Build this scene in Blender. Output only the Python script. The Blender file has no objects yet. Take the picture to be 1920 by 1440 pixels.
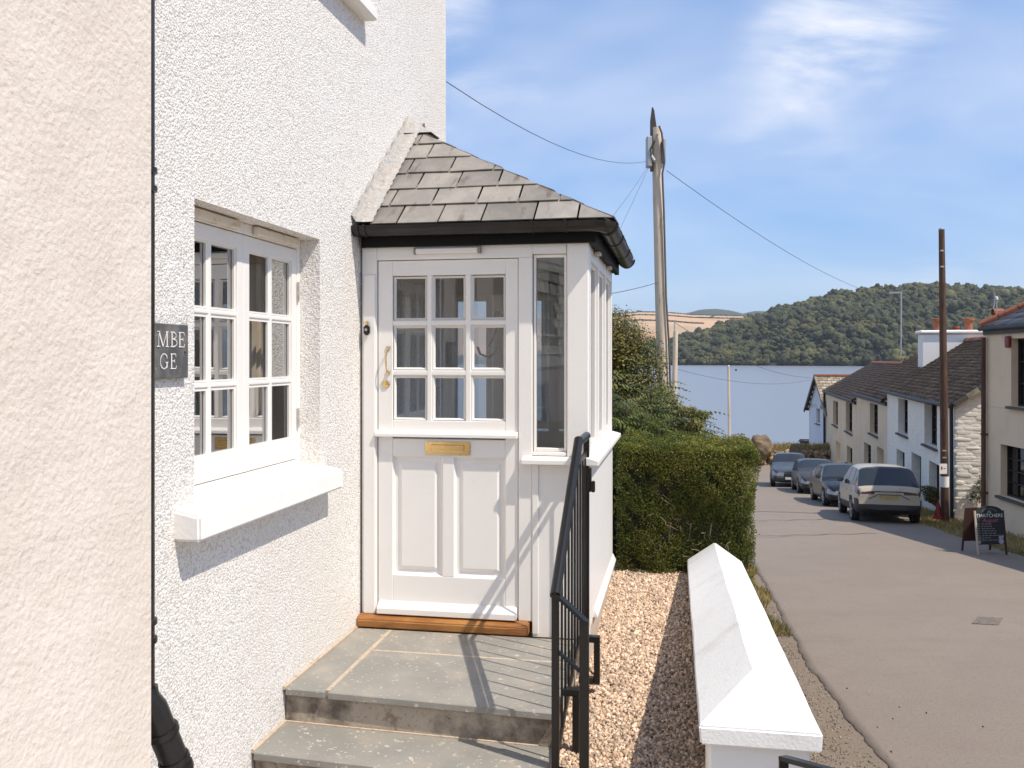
import bpy, bmesh, math, random
import numpy as np
from mathutils import Matrix, Vector
random.seed(7); rng = np.random.default_rng(7)
S = bpy.context.scene
col = S.collection
# ------------------------------------------------------------------ camera, sky, sun, exposure
YAW = math.atan(316 / 1700.0)
CAM = Vector((1.806, -4.949, 1.525))
cs, cc = math.sin(YAW), math.cos(YAW)
cd = bpy.data.cameras.new('camera'); cam = bpy.data.objects.new('camera', cd); col.objects.link(cam)
cam.location = CAM; cam.rotation_euler = (math.pi / 2, 0, YAW)
cd.sensor_width = 36; cd.lens = 36 * 1700 / 1920; cd.shift_y = -49 / 1920
cd.clip_start = 0.05; cd.clip_end = 30000
S.camera = cam
SUN = Vector((0.606, -0.278, 1.0)).normalized()
sl = bpy.data.lights.new('sun', 'SUN'); sl.energy = 2.5; sl.angle = math.radians(0.6); sl.color = (1.0, 0.925, 0.81)
so = bpy.data.objects.new('sun', sl); col.objects.link(so)
so.rotation_euler = SUN.to_track_quat('Z', 'Y').to_euler(); so.location = (20, -10, 30)
W = bpy.data.worlds.new('World'); S.world = W; W.use_nodes = True
wn, wl = W.node_tree.nodes, W.node_tree.links
wn.clear()
wo = wn.new('ShaderNodeOutputWorld'); wb = wn.new('ShaderNodeBackground'); wb.inputs[1].default_value = 0.15
sk = wn.new('ShaderNodeTexSky'); sk.sky_type = 'NISHITA'; sk.sun_disc = False
sk.sun_elevation = math.asin(SUN.z); sk.sun_rotation = math.atan2(SUN.x, SUN.y)
sk.altitude = 20; sk.air_density = 1.0; sk.dust_density = 0.6; sk.ozone_density = 1.6
# thin cirrus: noise laid on a flat cloud deck (direction divided by its height)
tc = wn.new('ShaderNodeTexCoord'); sp = wn.new('ShaderNodeSeparateXYZ'); wl.new(tc.outputs['Generated'], sp.inputs[0])
def wmath(op, a, b=None, c=None):
    n = wn.new('ShaderNodeMath'); n.operation = op
    for i, q in enumerate((a, b, c)):
        if q is None: continue
        if isinstance(q, (int, float)): n.inputs[i].default_value = q
        else: wl.new(q, n.inputs[i])
    return n.outputs[0]
zz = wmath('ADD', wmath('MAXIMUM', sp.outputs[2], 0.0), 0.50)
cv = wn.new('ShaderNodeCombineXYZ')
wl.new(wmath('DIVIDE', sp.outputs[0], zz), cv.inputs[0]); wl.new(wmath('DIVIDE', sp.outputs[1], zz), cv.inputs[1])
def wnoise(scale, detail, rough, dist, rot, stretch, loc):
    m = wn.new('ShaderNodeMapping'); m.inputs['Rotation'].default_value = (0, 0, math.radians(rot)); m.inputs['Scale'].default_value = (*stretch, 1); m.inputs['Location'].default_value = (*loc, 0)
    wl.new(cv.outputs[0], m.inputs[0]); n = wn.new('ShaderNodeTexNoise'); n.inputs['Scale'].default_value = scale; n.inputs['Detail'].default_value = detail; n.inputs['Roughness'].default_value = rough; n.inputs['Distortion'].default_value = dist
    wl.new(m.outputs[0], n.inputs['Vector']); return n.outputs[0]
def wramp(sock, lo, hi):
    r = wn.new('ShaderNodeMapRange'); r.interpolation_type = 'SMOOTHSTEP'
    r.inputs[1].default_value = lo; r.inputs[2].default_value = hi; wl.new(sock, r.inputs[0]); return r.outputs[0]
veil = wramp(wnoise(1.5, 4, .52, .4, 62, (.6, 1), (2.9, 4.1)), .40, .70)               # broad soft veils
wisp = wramp(wnoise(3.0, 9, .60, .8, 62, (.40, 1.3), (3.1, 1.7)), .40, .76)           # combed streaks
spot = wramp(wnoise(2.0, 4, .5, .4, 0, (1, 1), (7.9, 2.9)), .46, .66)
cl = wmath('ADD', wmath('MULTIPLY', veil, .34), wmath('MULTIPLY', wmath('MULTIPLY', wisp, spot), .95))
cl = wmath('ADD', wmath('MULTIPLY', cl, 1.0), 0.03)
cl = wmath('MINIMUM', cl, .9)
wm = wn.new('ShaderNodeMix'); wm.data_type = 'RGBA'; wl.new(cl, wm.inputs[0])
wt = wn.new('ShaderNodeMix'); wt.data_type = 'RGBA'; wt.inputs[0].default_value = 0.68     # clean summer blue, evened out towards the horizon
wl.new(sk.outputs[0], wt.inputs[6]); wt.inputs[7].default_value = (.20, .80, 2.12, 1)
wl.new(wt.outputs[2], wm.inputs[6]); wm.inputs[7].default_value = (4.1, 4.05, 4.1, 1)
wl.new(wm.outputs[2], wb.inputs[0]); wl.new(wb.outputs[0], wo.inputs[0])
S.view_settings.view_transform = 'Standard'; S.view_settings.look = 'None'; S.view_settings.gamma = 1
S.view_settings.exposure = 0.93
S.render.engine = 'CYCLES'
S.cycles.max_bounces = 8; S.cycles.transparent_max_bounces = 12; S.cycles.use_denoising = True
S.cycles.caustics_reflective = False; S.cycles.caustics_refractive = False

def cw(X, D, zc):            # camera-frame metres (right, ahead, up from lens) -> world point
    return Vector((CAM.x + X * cc - D * cs, CAM.y + X * cs + D * cc, CAM.z + zc))
def at(px, py, D):           # a photograph pixel at a known distance
    return cw((px - 960) / 1700 * D, D, -(py - 671) / 1700 * D)
def gz(D):                   # height of the falling street below the lens
    if D < 48: return -2.56 - .085 * D
    if D < 62: return -6.64 - (D - 48) * .041
    return -7.214
# ------------------------------------------------------------------ helpers
WMAT = {}
def reg(o, m): WMAT[o.name] = m
def adopt(o, parent, world=None):
    if parent is not None:
        o.parent = parent; o.matrix_parent_inverse = WMAT[parent.name].inverted()
    reg(o, world if world is not None else Matrix.Identity(4))
def tag(o, label=None, cat=None, group=None, kind=None):
    if label: o['label'] = label
    if cat: o['category'] = cat
    if group: o['group'] = group
    if kind: o['kind'] = kind
    return o
def thing(name, label, cat, loc, group=None):
    o = bpy.data.objects.new(name, None); col.objects.link(o); o.location = loc; o.empty_display_size = .2
    reg(o, Matrix.Translation(Vector(loc)))
    return tag(o, label, cat, group)
class MB:
    def __init__(s, T=None): s.v = []; s.f = []; s.T = T; s.m = []; s.mi = 0
    def add(s, vs, fs):
        k = len(s.v); s.v += [tuple(p) for p in vs]; s.f += [tuple(i + k for i in f) for f in fs]; s.m += [s.mi] * len(fs); return s
    def box(s, x0, x1, y0, y1, z0, z1):
        return s.add([(x0,y0,z0),(x1,y0,z0),(x1,y1,z0),(x0,y1,z0),(x0,y0,z1),(x1,y0,z1),(x1,y1,z1),(x0,y1,z1)],
                     [(0,3,2,1),(4,5,6,7),(0,1,5,4),(1,2,6,5),(2,3,7,6),(3,0,4,7)])
    def prism(s, poly, axis, a, b):        # extrude a 2D outline along an axis
        def P(p, t):
            if axis == 0: return (t, p[0], p[1])
            if axis == 1: return (p[0], t, p[1])
            return (p[0], p[1], t)
        n = len(poly); vs = [P(p, a) for p in poly] + [P(p, b) for p in poly]
        fs = [tuple(range(n)), tuple(range(2*n-1, n-1, -1))] + [(i, i+n, (i+1) % n + n, (i+1) % n) for i in range(n)]
        return s.add(vs, fs)
    def slabpoly(s, pts, nrm, th):         # convex 3D polygon given thickness along -nrm
        n = len(pts); q = [Vector(p) - Vector(nrm) * th for p in pts]
        return s.add(list(pts) + q, [tuple(range(n)), tuple(range(2*n-1, n-1, -1))] + [(i, i+n, (i+1) % n + n, (i+1) % n) for i in range(n)])
    def tube(s, pts, r, n=8, caps=True):
        pts = [Vector(p) for p in pts]; R = r if hasattr(r, '__len__') else [r] * len(pts)
        vs = []; up = None
        for i, p in enumerate(pts):
            d = (pts[min(i+1, len(pts)-1)] - pts[max(i-1, 0)]).normalized()
            if up is None: up = Vector((0,0,1)) if abs(d.z) < .9 else Vector((0,1,0))
            a = d.cross(up).normalized(); b = a.cross(d).normalized(); up = b
            for k in range(n):
                t = 2 * math.pi * (k + .5) / n; vs.append(p + (a * math.cos(t) + b * math.sin(t)) * R[i])
        fs = []
        for i in range(len(pts) - 1):
            for k in range(n):
                fs.append((i*n+k, i*n+(k+1) % n, (i+1)*n+(k+1) % n, (i+1)*n+k))
        if caps: fs += [tuple(range(n-1, -1, -1)), tuple((len(pts)-1)*n + k for k in range(n))]
        return s.add(vs, fs)
    def lathe(s, c, prof, n=12, axis=2):
        vs = []; c = Vector(c)
        for r, h in prof:
            for k in range(n):
                t = 2 * math.pi * k / n; a, b = r * math.cos(t), r * math.sin(t)
                vs.append(c + Vector({2: (a, b, h), 0: (h, a, b), 1: (a, h, b)}[axis]))
        fs = [(i*n+k, i*n+(k+1) % n, (i+1)*n+(k+1) % n, (i+1)*n+k) for i in range(len(prof)-1) for k in range(n)]
        fs += [tuple(range(n-1, -1, -1)), tuple((len(prof)-1)*n+k for k in range(n))]
        return s.add(vs, fs)
    def bar(s, a, b, w, h, up=(0,0,1)):    # rectangular bar between two points
        a, b = Vector(a), Vector(b); d = (b - a).normalized(); r = d.cross(Vector(up))
        if r.length < 1e-4: r = d.cross(Vector((0,1,0)))
        r.normalize(); u = r.cross(d).normalized(); vs = []
        for p in (a, b):
            for i, j in ((-1,-1),(1,-1),(1,1),(-1,1)): vs.append(p + r * i * w / 2 + u * j * h / 2)
        return s.add(vs, [(3,2,1,0),(4,5,6,7),(0,1,5,4),(1,2,6,5),(2,3,7,6),(3,0,4,7)])
    def build(s, name, mat, parent=None, bevel=0, smooth=False, T=None, seg=1):
        me = bpy.data.meshes.new(name); T = T or s.T
        vs = [T @ Vector(p) for p in s.v] if T is not None else s.v
        me.from_pydata(vs, [], s.f)
        mats = mat if isinstance(mat, (list, tuple)) else [mat]
        for m in mats: me.materials.append(m)
        if len(mats) > 1: me.polygons.foreach_set('material_index', s.m)
        bm = bmesh.new(); bm.from_mesh(me)
        bmesh.ops.recalc_face_normals(bm, faces=bm.faces)
        if bevel:
            es = [e for e in bm.edges if len(e.link_faces) == 2 and e.calc_face_angle(0) > .6]
            bmesh.ops.bevel(bm, geom=es, offset=bevel, segments=seg, affect='EDGES', clamp_overlap=True)
        bm.to_mesh(me); bm.free()
        if smooth:
            me.polygons.foreach_set('use_smooth', [True] * len(me.polygons))
            try: me.set_sharp_from_angle(angle=math.radians(40))
            except Exception: pass
        o = bpy.data.objects.new(name, me); col.objects.link(o); adopt(o, parent); return o
def npmesh(name, V, F, mat, parent=None, smooth=False, mi=None, attr=None):
    me = bpy.data.meshes.new(name); V = np.asarray(V, np.float32); F = np.asarray(F, np.int32); k = F.shape[1]
    me.vertices.add(len(V)); me.vertices.foreach_set('co', V.ravel())
    me.loops.add(F.size); me.loops.foreach_set('vertex_index', F.ravel())
    me.polygons.add(len(F)); me.polygons.foreach_set('loop_start', np.arange(0, F.size, k, dtype=np.int32))
    try: me.polygons.foreach_set('loop_total', np.full(len(F), k, np.int32))
    except Exception: pass
    for m in (mat if isinstance(mat, (list, tuple)) else [mat]): me.materials.append(m)
    if mi is not None: me.polygons.foreach_set('material_index', np.asarray(mi, np.int32))
    if smooth: me.polygons.foreach_set('use_smooth', np.ones(len(F), bool))
    if attr is not None:
        a = me.attributes.new('tint', 'FLOAT', 'POINT'); a.data.foreach_set('value', np.asarray(attr, np.float32))
    me.update(calc_edges=True); me.validate()
    o = bpy.data.objects.new(name, me); col.objects.link(o); adopt(o, parent); return o
def place(name, me, M, parent, mat=None):  # one more piece that shares mesh data
    o = bpy.data.objects.new(name, me); col.objects.link(o); o.matrix_basis = M; adopt(o, parent, M); return o
# ------------------------------------------------------------------ materials
def mat(name, base, rough=.7, layers=(), bumps=(), metal=0., spec=.5, coat=0., rand=0., sub=0., attr=0., transl=0.):
    m = bpy.data.materials.new(name); m.use_nodes = True; N, L = m.node_tree.nodes, m.node_tree.links
    b = N['Principled BSDF']; b.inputs['Roughness'].default_value = rough; b.inputs['Metallic'].default_value = metal
    b.inputs['Specular IOR Level'].default_value = spec; b.inputs['Coat Weight'].default_value = coat
    t = N.new('ShaderNodeTexCoord'); co = t.outputs['Object']
    def tex(kind, scale, stretch=None, detail=4, dist=0):
        src = co
        if stretch:
            mm = N.new('ShaderNodeMapping'); mm.inputs['Scale'].default_value = stretch; L.new(src, mm.inputs[0]); src = mm.outputs[0]
        if kind == 'noise':
            n = N.new('ShaderNodeTexNoise'); n.inputs['Scale'].default_value = scale; n.inputs['Detail'].default_value = detail; n.inputs['Roughness'].default_value = .6; n.inputs['Distortion'].default_value = dist
            L.new(src, n.inputs['Vector']); return n.outputs['Fac']
        if kind == 'wave':
            n = N.new('ShaderNodeTexWave'); n.inputs['Scale'].default_value = scale; n.inputs['Distortion'].default_value = 3 + dist; n.inputs['Detail'].default_value = 3
            L.new(src, n.inputs['Vector']); return n.outputs['Fac']
        n = N.new('ShaderNodeTexVoronoi'); n.inputs['Scale'].default_value = scale
        if kind == 'lump': n.feature = 'SMOOTH_F1'; n.inputs['Smoothness'].default_value = .4
        if dist:
            nn = N.new('ShaderNodeTexNoise'); nn.inputs['Scale'].default_value = scale * .8; L.new(src, nn.inputs['Vector'])
            mx = N.new('ShaderNodeMix'); mx.data_type = 'RGBA'; mx.blend_type = 'LINEAR_LIGHT'; mx.inputs[0].default_value = dist / scale
            L.new(src, mx.inputs[6]); L.new(nn.outputs['Color'], mx.inputs[7]); L.new(mx.outputs[2], n.inputs['Vector'])
        else: L.new(src, n.inputs['Vector'])
        return n.outputs['Color'] if kind == 'cells' else n.outputs['Distance']
    cur = None
    def rgb(c):
        n = N.new('ShaderNodeRGB'); n.outputs[0].default_value = (*c, 1); return n.outputs[0]
    cur = rgb(base)
    for ly in layers:
        r = N.new('ShaderNodeMapRange'); r.inputs[1].default_value = ly.get('lo', .45); r.inputs[2].default_value = ly.get('hi', .6); r.inputs[4].default_value = ly.get('amt', 1)
        L.new(tex(ly.get('kind', 'noise'), ly['scale'], ly.get('stretch'), ly.get('detail', 4), ly.get('dist', 0)), r.inputs[0])
        x = N.new('ShaderNodeMix'); x.data_type = 'RGBA'; L.new(r.outputs[0], x.inputs[0]); L.new(cur, x.inputs[6]); x.inputs[7].default_value = (*ly['col'], 1); cur = x.outputs[2]
    if rand or attr:
        if attr: a = N.new('ShaderNodeAttribute'); a.attribute_name = 'tint'; f = a.outputs['Fac']; k = attr
        else: a = N.new('ShaderNodeObjectInfo'); f = a.outputs['Random']; k = rand
        r = N.new('ShaderNodeMapRange'); r.inputs[3].default_value = 1 - k; r.inputs[4].default_value = 1 + k; L.new(f, r.inputs[0])
        x = N.new('ShaderNodeMix'); x.data_type = 'RGBA'; x.blend_type = 'MULTIPLY'; x.inputs[0].default_value = 1; L.new(cur, x.inputs[6]); L.new(r.outputs[0], x.inputs[7]); cur = x.outputs[2]
    L.new(cur, b.inputs['Base Color'])
    prev = None
    for bp in bumps:
        kind, scale, strength, dist = bp[:4]
        n = N.new('ShaderNodeBump'); n.inputs['Strength'].default_value = strength; n.inputs['Distance'].default_value = dist
        if kind in ('lump', 'pit'): n.invert = True
        L.new(tex(kind, scale, bp[4] if len(bp) > 4 else None, 3, bp[5] if len(bp) > 5 else 0), n.inputs['Height'])
        if prev: L.new(prev, n.inputs['Normal'])
        prev = n.outputs[0]
    if prev: L.new(prev, b.inputs['Normal'])
    if transl:
        tr = N.new('ShaderNodeBsdfTranslucent'); L.new(cur, tr.inputs[0]); ms = N.new('ShaderNodeMixShader'); ms.inputs[0].default_value = transl
        L.new(b.outputs[0], ms.inputs[1]); L.new(tr.outputs[0], ms.inputs[2]); L.new(ms.outputs[0], N['Material Output'].inputs[0])
    return m
def glass(name, tint=(1, 1, 1), refl=1.0):     # flat window glass: clear with a Fresnel mirror
    m = bpy.data.materials.new(name); m.use_nodes = True; N, L = m.node_tree.nodes, m.node_tree.links; N.clear()
    o = N.new('ShaderNodeOutputMaterial'); t = N.new('ShaderNodeBsdfTransparent'); t.inputs[0].default_value = (*tint, 1)
    g = N.new('ShaderNodeBsdfGlossy'); g.inputs['Roughness'].default_value = .0
    f = N.new('ShaderNodeFresnel'); f.inputs[0].default_value = 1.5; x = N.new('ShaderNodeMixShader')
    k = N.new('ShaderNodeMath'); k.operation = 'MULTIPLY'; k.inputs[1].default_value = 2.6 * refl; k.use_clamp = True
    tc = N.new('ShaderNodeTexCoord'); nn = N.new('ShaderNodeTexNoise'); nn.inputs['Scale'].default_value = 3.0; nn.inputs['Detail'].default_value = 0
    bp = N.new('ShaderNodeBump'); bp.inputs['Strength'].default_value = .12; bp.inputs['Distance'].default_value = .01
    L.new(tc.outputs['Object'], nn.inputs[0]); L.new(nn.outputs[0], bp.inputs['Height']); L.new(bp.outputs[0], g.inputs['Normal'])
    L.new(f.outputs[0], k.inputs[0]); L.new(k.outputs[0], x.inputs[0]); L.new(t.outputs[0], x.inputs[1]); L.new(g.outputs[0], x.inputs[2]); L.new(x.outputs[0], o.inputs[0])
    return m
WHITE = (.85, .815, .77)
m_rough = mat('white_roughcast', (.86, .83, .79), .85, [dict(scale=1.3, col=(.80, .745, .675), lo=.5, hi=.8, amt=.6), dict(kind='pit', scale=100, col=(.56, .50, .44), lo=.52, hi=.76, amt=.7), dict(scale=.7, col=(.79, .73, .65), lo=.52, hi=.62, stretch=(1, 1, .35), amt=.45), dict(scale=120, col=(.66, .60, .54), lo=.60, hi=.72, amt=.5)],  # pit layer paints the tiny shadows between grains into the colour
              [('pit', 105, .55, .008), ('noise', 170, .8, .005), ('noise', 9, .4, .010), ('noise', 30, .3, .008)])
m_cream_rough = mat('cream_roughcast', (.71, .625, .54), .85, [dict(scale=2.2, col=(.78, .70, .62), lo=.45, hi=.7, amt=.8), dict(scale=34, col=(.58, .46, .36), lo=.60, hi=.8, amt=.6), dict(scale=5, col=(.66, .54, .43), lo=.6, hi=.8, amt=.4)],
              [('noise', 48, .38, .011), ('noise', 110, .35, .005), ('noise', 6, .5, .016), ('pit', 70, .16, .005)])
m_white = mat('white_gloss_paint', WHITE, .38, [dict(scale=3, col=(.78, .745, .70), lo=.5, hi=.8, amt=.5), dict(scale=26, col=(.66, .60, .52), lo=.68, hi=.80, amt=.35)], [('noise', 26, .05, .004), ('noise', 160, .04, .001, (1, 1, .05))])
m_white_smooth = mat('white_masonry_paint', (.86, .83, .79), .75, [dict(scale=4, col=(.76, .73, .69), lo=.55, hi=.8, amt=.6)], [('noise', 60, .3, .004), ('noise', 220, .3, .002), ('noise', 6, .4, .01)])
m_stain_cream = mat('weathered_cream_paint', (.74, .66, .55), .8, [dict(scale=9, col=(.52, .38, .24), lo=.52, hi=.75, stretch=(1, 1, 3))], [('noise', 40, .5, .004)])
m_black = mat('black_plastic', (.017, .0155, .0145), .33, [dict(scale=5, col=(.035, .033, .031), lo=.5, hi=.8)], [('noise', 30, .03, .003)], spec=.35)
m_blackmetal = mat('black_painted_iron', (.009, .0085, .008), .36, [dict(scale=70, col=(.32, .31, .30), lo=.745, hi=.77)], [('noise', 60, .12, .002)], spec=.4)
m_fascia = mat('black_fascia', (.006, .0055, .005), .6, spec=.2)
m_brass = mat('polished_brass', (.78, .54, .24), .22, [dict(scale=14, col=(.62, .40, .16), lo=.5, hi=.8)], metal=1.)
m_oak = mat('oiled_oak', (.33, .135, .035), .42, [dict(scale=9, col=(.16, .055, .014), lo=.45, hi=.7, stretch=(1.2, 14, 14)), dict(scale=2.5, col=(.45, .21, .06), lo=.5, hi=.75)], [('noise', 12, .25, .003, (1, 12, 12))])
m_slate = mat('roof_slate', (.225, .206, .184), .62, [dict(scale=7, col=(.285, .258, .225), lo=.42, hi=.62, stretch=(1, .5, 1)), dict(scale=5.5, col=(.115, .075, .06), lo=.56, hi=.70, stretch=(2.2, .55, .55), amt=.85), dict(scale=45, col=(.12, .10, .085), lo=.66, hi=.75, amt=.7)],
              [('noise', 30, .35, .004, (1, 1, 1)), ('noise', 120, .25, .002)], rand=.22)
m_lead = mat('lead_flashing', (.43, .40, .365), .6, [dict(scale=7, col=(.58, .45, .36), lo=.52, hi=.72, stretch=(1, 2.5, 1), amt=.6), dict(scale=14, col=(.36, .36, .36), lo=.52, hi=.62, stretch=(1, 3, 1)), dict(scale=40, col=(.66, .62, .57), lo=.60, hi=.72)], [('noise', 26, .8, .02), ('wave', 9, .5, .012, (.3, 1, .2))])
m_flag = mat('slate_paving', (.235, .225, .20), .55, [dict(scale=2.6, col=(.30, .28, .245), lo=.42, hi=.66), dict(scale=5, col=(.38, .315, .245), lo=.56, hi=.76, amt=.8), dict(scale=46, col=(.60, .52, .43), lo=.635, hi=.66, amt=.8), dict(scale=20, col=(.55, .47, .385), lo=.64, hi=.67, amt=.8), dict(scale=11, col=(.46, .39, .31), lo=.66, hi=.74, amt=.6)],
             [('noise', 9, .35, .008), ('noise', 90, .2, .002)], rand=.05)
m_riser = mat('stained_concrete', (.46, .385, .30), .9, [dict(scale=4.5, col=(.13, .105, .08), lo=.44, hi=.62, detail=6), dict(scale=5, col=(.50, .43, .34), lo=.56, hi=.66, stretch=(1.3, 1, .7)), dict(scale=9, col=(.23, .14, .075), lo=.60, hi=.72, amt=.8), dict(scale=60, col=(.09, .075, .06), lo=.58, hi=.72, amt=.7)],
              [('noise', 130, .6, .004), ('noise', 20, .5, .008)])
m_mortar = mat('pale_mortar', (.50, .40, .30), .9, [dict(scale=30, col=(.36, .27, .19), lo=.5, hi=.7)], [('noise', 120, .5, .003)])
m_plinth = mat('buff_plinth_render', (.52, .44, .36), .85, [dict(scale=3, col=(.42, .34, .27), lo=.5, hi=.75)], [('noise', 60, .3, .003)])
m_glass = glass('window_glass', (.94, .955, .95))
m_glass_win = glass('cottage_window_glass', (.86, .87, .86), .26)
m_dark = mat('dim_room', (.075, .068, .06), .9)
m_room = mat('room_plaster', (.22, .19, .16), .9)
m_curtain = mat('curtain_cloth', (.50, .42, .33), .9, [dict(scale=8, col=(.40, .33, .25), lo=.45, hi=.6, stretch=(1, 3, .1))])
# ------------------------------------------------------------------ shared builders
def faceT(p, ang):            # local frame of a facade: x across, -y outward, z up
    return Matrix.Translation(Vector(p)) @ Matrix.Rotation(ang, 4, 'Z')
def sash(parent, T, x0, x1, z0, z1, cols, rows, stile, top, bot, bar, dep, mf, mg, name='casement', y=0., sub=True):
    """one glazed leaf: ring, glazing bars and panes"""
    b = MB(T); b.box(x0, x0+stile, y, y+dep, z0, z1); b.box(x1-stile, x1, y, y+dep, z0, z1)
    b.box(x0+stile, x1-stile, y+.0015, y+dep, z0, z0+bot); b.box(x0+stile, x1-stile, y+.0015, y+dep, z1-top, z1)
    b.build(name, mf, parent, bevel=.003 if dep > .03 else 0)
    gx0, gx1, gz0, gz1 = x0+stile, x1-stile, z0+bot, z1-top
    pw, ph = (gx1-gx0-(cols-1)*bar)/cols, (gz1-gz0-(rows-1)*bar)/rows
    for i in range(1, cols):
        q = gx0 + i*pw + (i-1)*bar; MB(T).prism([(q, y+dep-.004), (q, y+.014), (q+bar*.3, y+.004), (q+bar*.7, y+.004), (q+bar, y+.014), (q+bar, y+dep-.004)], 2, gz0, gz1).build('glazing_bar', mf, parent)
    for j in range(1, rows):
        q = gz0 + j*ph + (j-1)*bar; MB(T).prism([(y+dep-.005, q), (y+.015, q), (y+.006, q+bar*.3), (y+.006, q+bar*.7), (y+.015, q+bar), (y+dep-.005, q+bar)], 0, gx0, gx1).build('glazing_bar', mf, parent)
    for i in range(cols):
        for j in range(rows):
            a, c = gx0+i*(pw+bar), gz0+j*(ph+bar)
            g = MB(T).add([(a, y+dep*.55, c), (a+pw, y+dep*.55, c), (a+pw, y+dep*.55, c+ph), (a, y+dep*.55, c+ph)], [(0, 1, 2, 3)]).build('pane', mg, parent)
            e = .009; q = MB(T)       # putty bead round the glass
            q.box(a, a+pw, y+dep*.25, y+dep*.5, c, c+e); q.box(a, a+pw, y+dep*.25, y+dep*.5, c+ph-e, c+ph)
            q.box(a, a+e, y+dep*.25, y+dep*.5, c+e, c+ph-e); q.box(a+pw-e, a+pw, y+dep*.25, y+dep*.5, c+e, c+ph-e)
            if dep > .03: q.build('glazing_bead', mf, parent)
def holed(mb, xs, zs, holes, y, depth):
    """wall sheet in local x,z at y with rectangular holes and reveals running back to y+depth"""
    X = sorted(set(xs + [h[i] for h in holes for i in (0, 1)])); Z = sorted(set(zs + [h[i] for h in holes for i in (2, 3)]))
    for i in range(len(X)-1):
        for j in range(len(Z)-1):
            cx, cz = (X[i]+X[i+1])/2, (Z[j]+Z[j+1])/2
            if any(h[0] < cx < h[1] and h[2] < cz < h[3] for h in holes): continue
            mb.add([(X[i], y, Z[j]), (X[i+1], y, Z[j]), (X[i+1], y, Z[j+1]), (X[i], y, Z[j+1])], [(0, 1, 2, 3)])
    for a, b, c, d in holes:
        mb.add([(a, y, c), (a, y, d), (a, y+depth, d), (a, y+depth, c)], [(0, 1, 2, 3)]); mb.add([(b, y, c), (b, y, d), (b, y+depth, d), (b, y+depth, c)], [(3, 2, 1, 0)])
        mb.add([(a, y, d), (b, y, d), (b, y+depth, d), (a, y+depth, d)], [(0, 1, 2, 3)]); mb.add([(a, y, c), (b, y, c), (b, y+depth, c), (a, y+depth, c)], [(3, 2, 1, 0)])
    return mb
R90 = math.pi / 2
# ------------------------------------------------------------------ the white cottage
house = thing('white_cottage', 'tall white roughcast cottage wall with a recessed casement window', 'house', (0, -.3, -.5))
HT = faceT((0, 0, 0), R90)     # local x = world y, outward = +x
wl_ = MB(HT); holed(wl_, [-2.32, 1.934], [-1.2, 6.4], [(-1.80, -.588, .93, 2.128), (-1.70, -.02, 3.56, 4.7)], 0, .16)
wl_.add([(1.934, 0, -1.2), (1.934, 6, -1.2), (1.934, 6, 6.4), (1.934, 0, 6.4)], [(0, 1, 2, 3)])
wl_.add([(-2.32, .02, -1.2), (-2.32, 6, -1.2), (-2.32, 6, 6.4), (-2.32, .02, 6.4)], [(3, 2, 1, 0)])
wl_.add([(-2.32, 6, -1.2), (1.934, 6, -1.2), (1.934, 6, 6.4), (-2.32, 6, 6.4)], [(0, 1, 2, 3)])
wl_.build('wall', m_rough, house)
rf = MB(HT); rf.prism([(-.28, 6.3), (-.28, 6.42), (3, 8.4), (6.3, 6.42), (6.3, 6.3)], 0, -2.3, 2.1); rf.build('roof', m_slate, house)
def casement_window(z0, z1, y0, y1, name, depth, xo, detail=True):
    fr = MB(HT); yf = depth
    fr.box(y0, y0+.035, yf, yf+.07, z0, z1); fr.box(y1-.035, y1, yf, yf+.07, z0, z1); fr.box(y0+.035, y1-.035, yf+.001, yf+.07, z1-.05, z1); fr.box(y0+.035, y1-.035, yf-.012, yf+.07, z0, z0+.045)
    w = fr.build('window', m_white, house, bevel=.004)
    mid = (y0+y1)/2
    for a, b in ((y0+.037, mid-.002), (mid+.002, y1-.037)):
        sash(w, HT, a, b, z0+.049, z1-.054, 2, 3, .055, .066, .105, .026, .045, m_white, m_glass_win, y=yf+.004)
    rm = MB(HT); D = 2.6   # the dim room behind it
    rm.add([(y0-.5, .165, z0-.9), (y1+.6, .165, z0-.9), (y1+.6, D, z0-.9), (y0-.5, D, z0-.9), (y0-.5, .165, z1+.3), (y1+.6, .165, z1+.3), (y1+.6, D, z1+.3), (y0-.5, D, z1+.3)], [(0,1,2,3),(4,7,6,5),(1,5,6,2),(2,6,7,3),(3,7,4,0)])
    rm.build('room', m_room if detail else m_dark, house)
    return w
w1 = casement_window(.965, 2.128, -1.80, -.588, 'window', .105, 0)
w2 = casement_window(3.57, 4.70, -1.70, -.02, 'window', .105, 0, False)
# lintel filler above the casement: two recessed, weathered cream strips
for a, b in ((-1.78, -1.28), (-1.12, -.66)):
    q = MB(HT); q.box(a, b, .075, .1035, 2.082, 2.122); q.build('trickle_vent', m_stain_cream, w1, bevel=.006)
for z in (1.86, 1.22):
    q = MB(HT); q.box(-.628, -.619, .095, .106, z-.05, z+.05); q.build('hinge', m_lead, w1)
def drape(x0, x1, y, z0, z1, n, amp):
    b = MB(HT); V = []
    for i in range(n+1):
        t = i/n; yy = y + amp*math.sin(t*n*1.1) + amp*.4*math.sin(t*n*2.7+1)
        V += [(x0+(x1-x0)*t, yy, z0), (x0+(x1-x0)*t, yy, z1)]
    return b.add(V, [(2*i, 2*i+2, 2*i+3, 2*i+1) for i in range(n)])
drape(-1.62, -1.50, .26, .98, 2.1, 14, .02).build('curtain', m_curtain, w1, smooth=True)
drape(-.86, -.60, .26, .98, 2.1, 24, .02).build('curtain', m_curtain, w1, smooth=True)
q = MB(HT); q.box(-1.7, -.5, .9, 1.2, 1.30, 1.34); q.box(-1.7, -.5, 1.0, 1.18, .6, 1.3); q.build('shelf_unit', m_curtain, w1)
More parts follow.
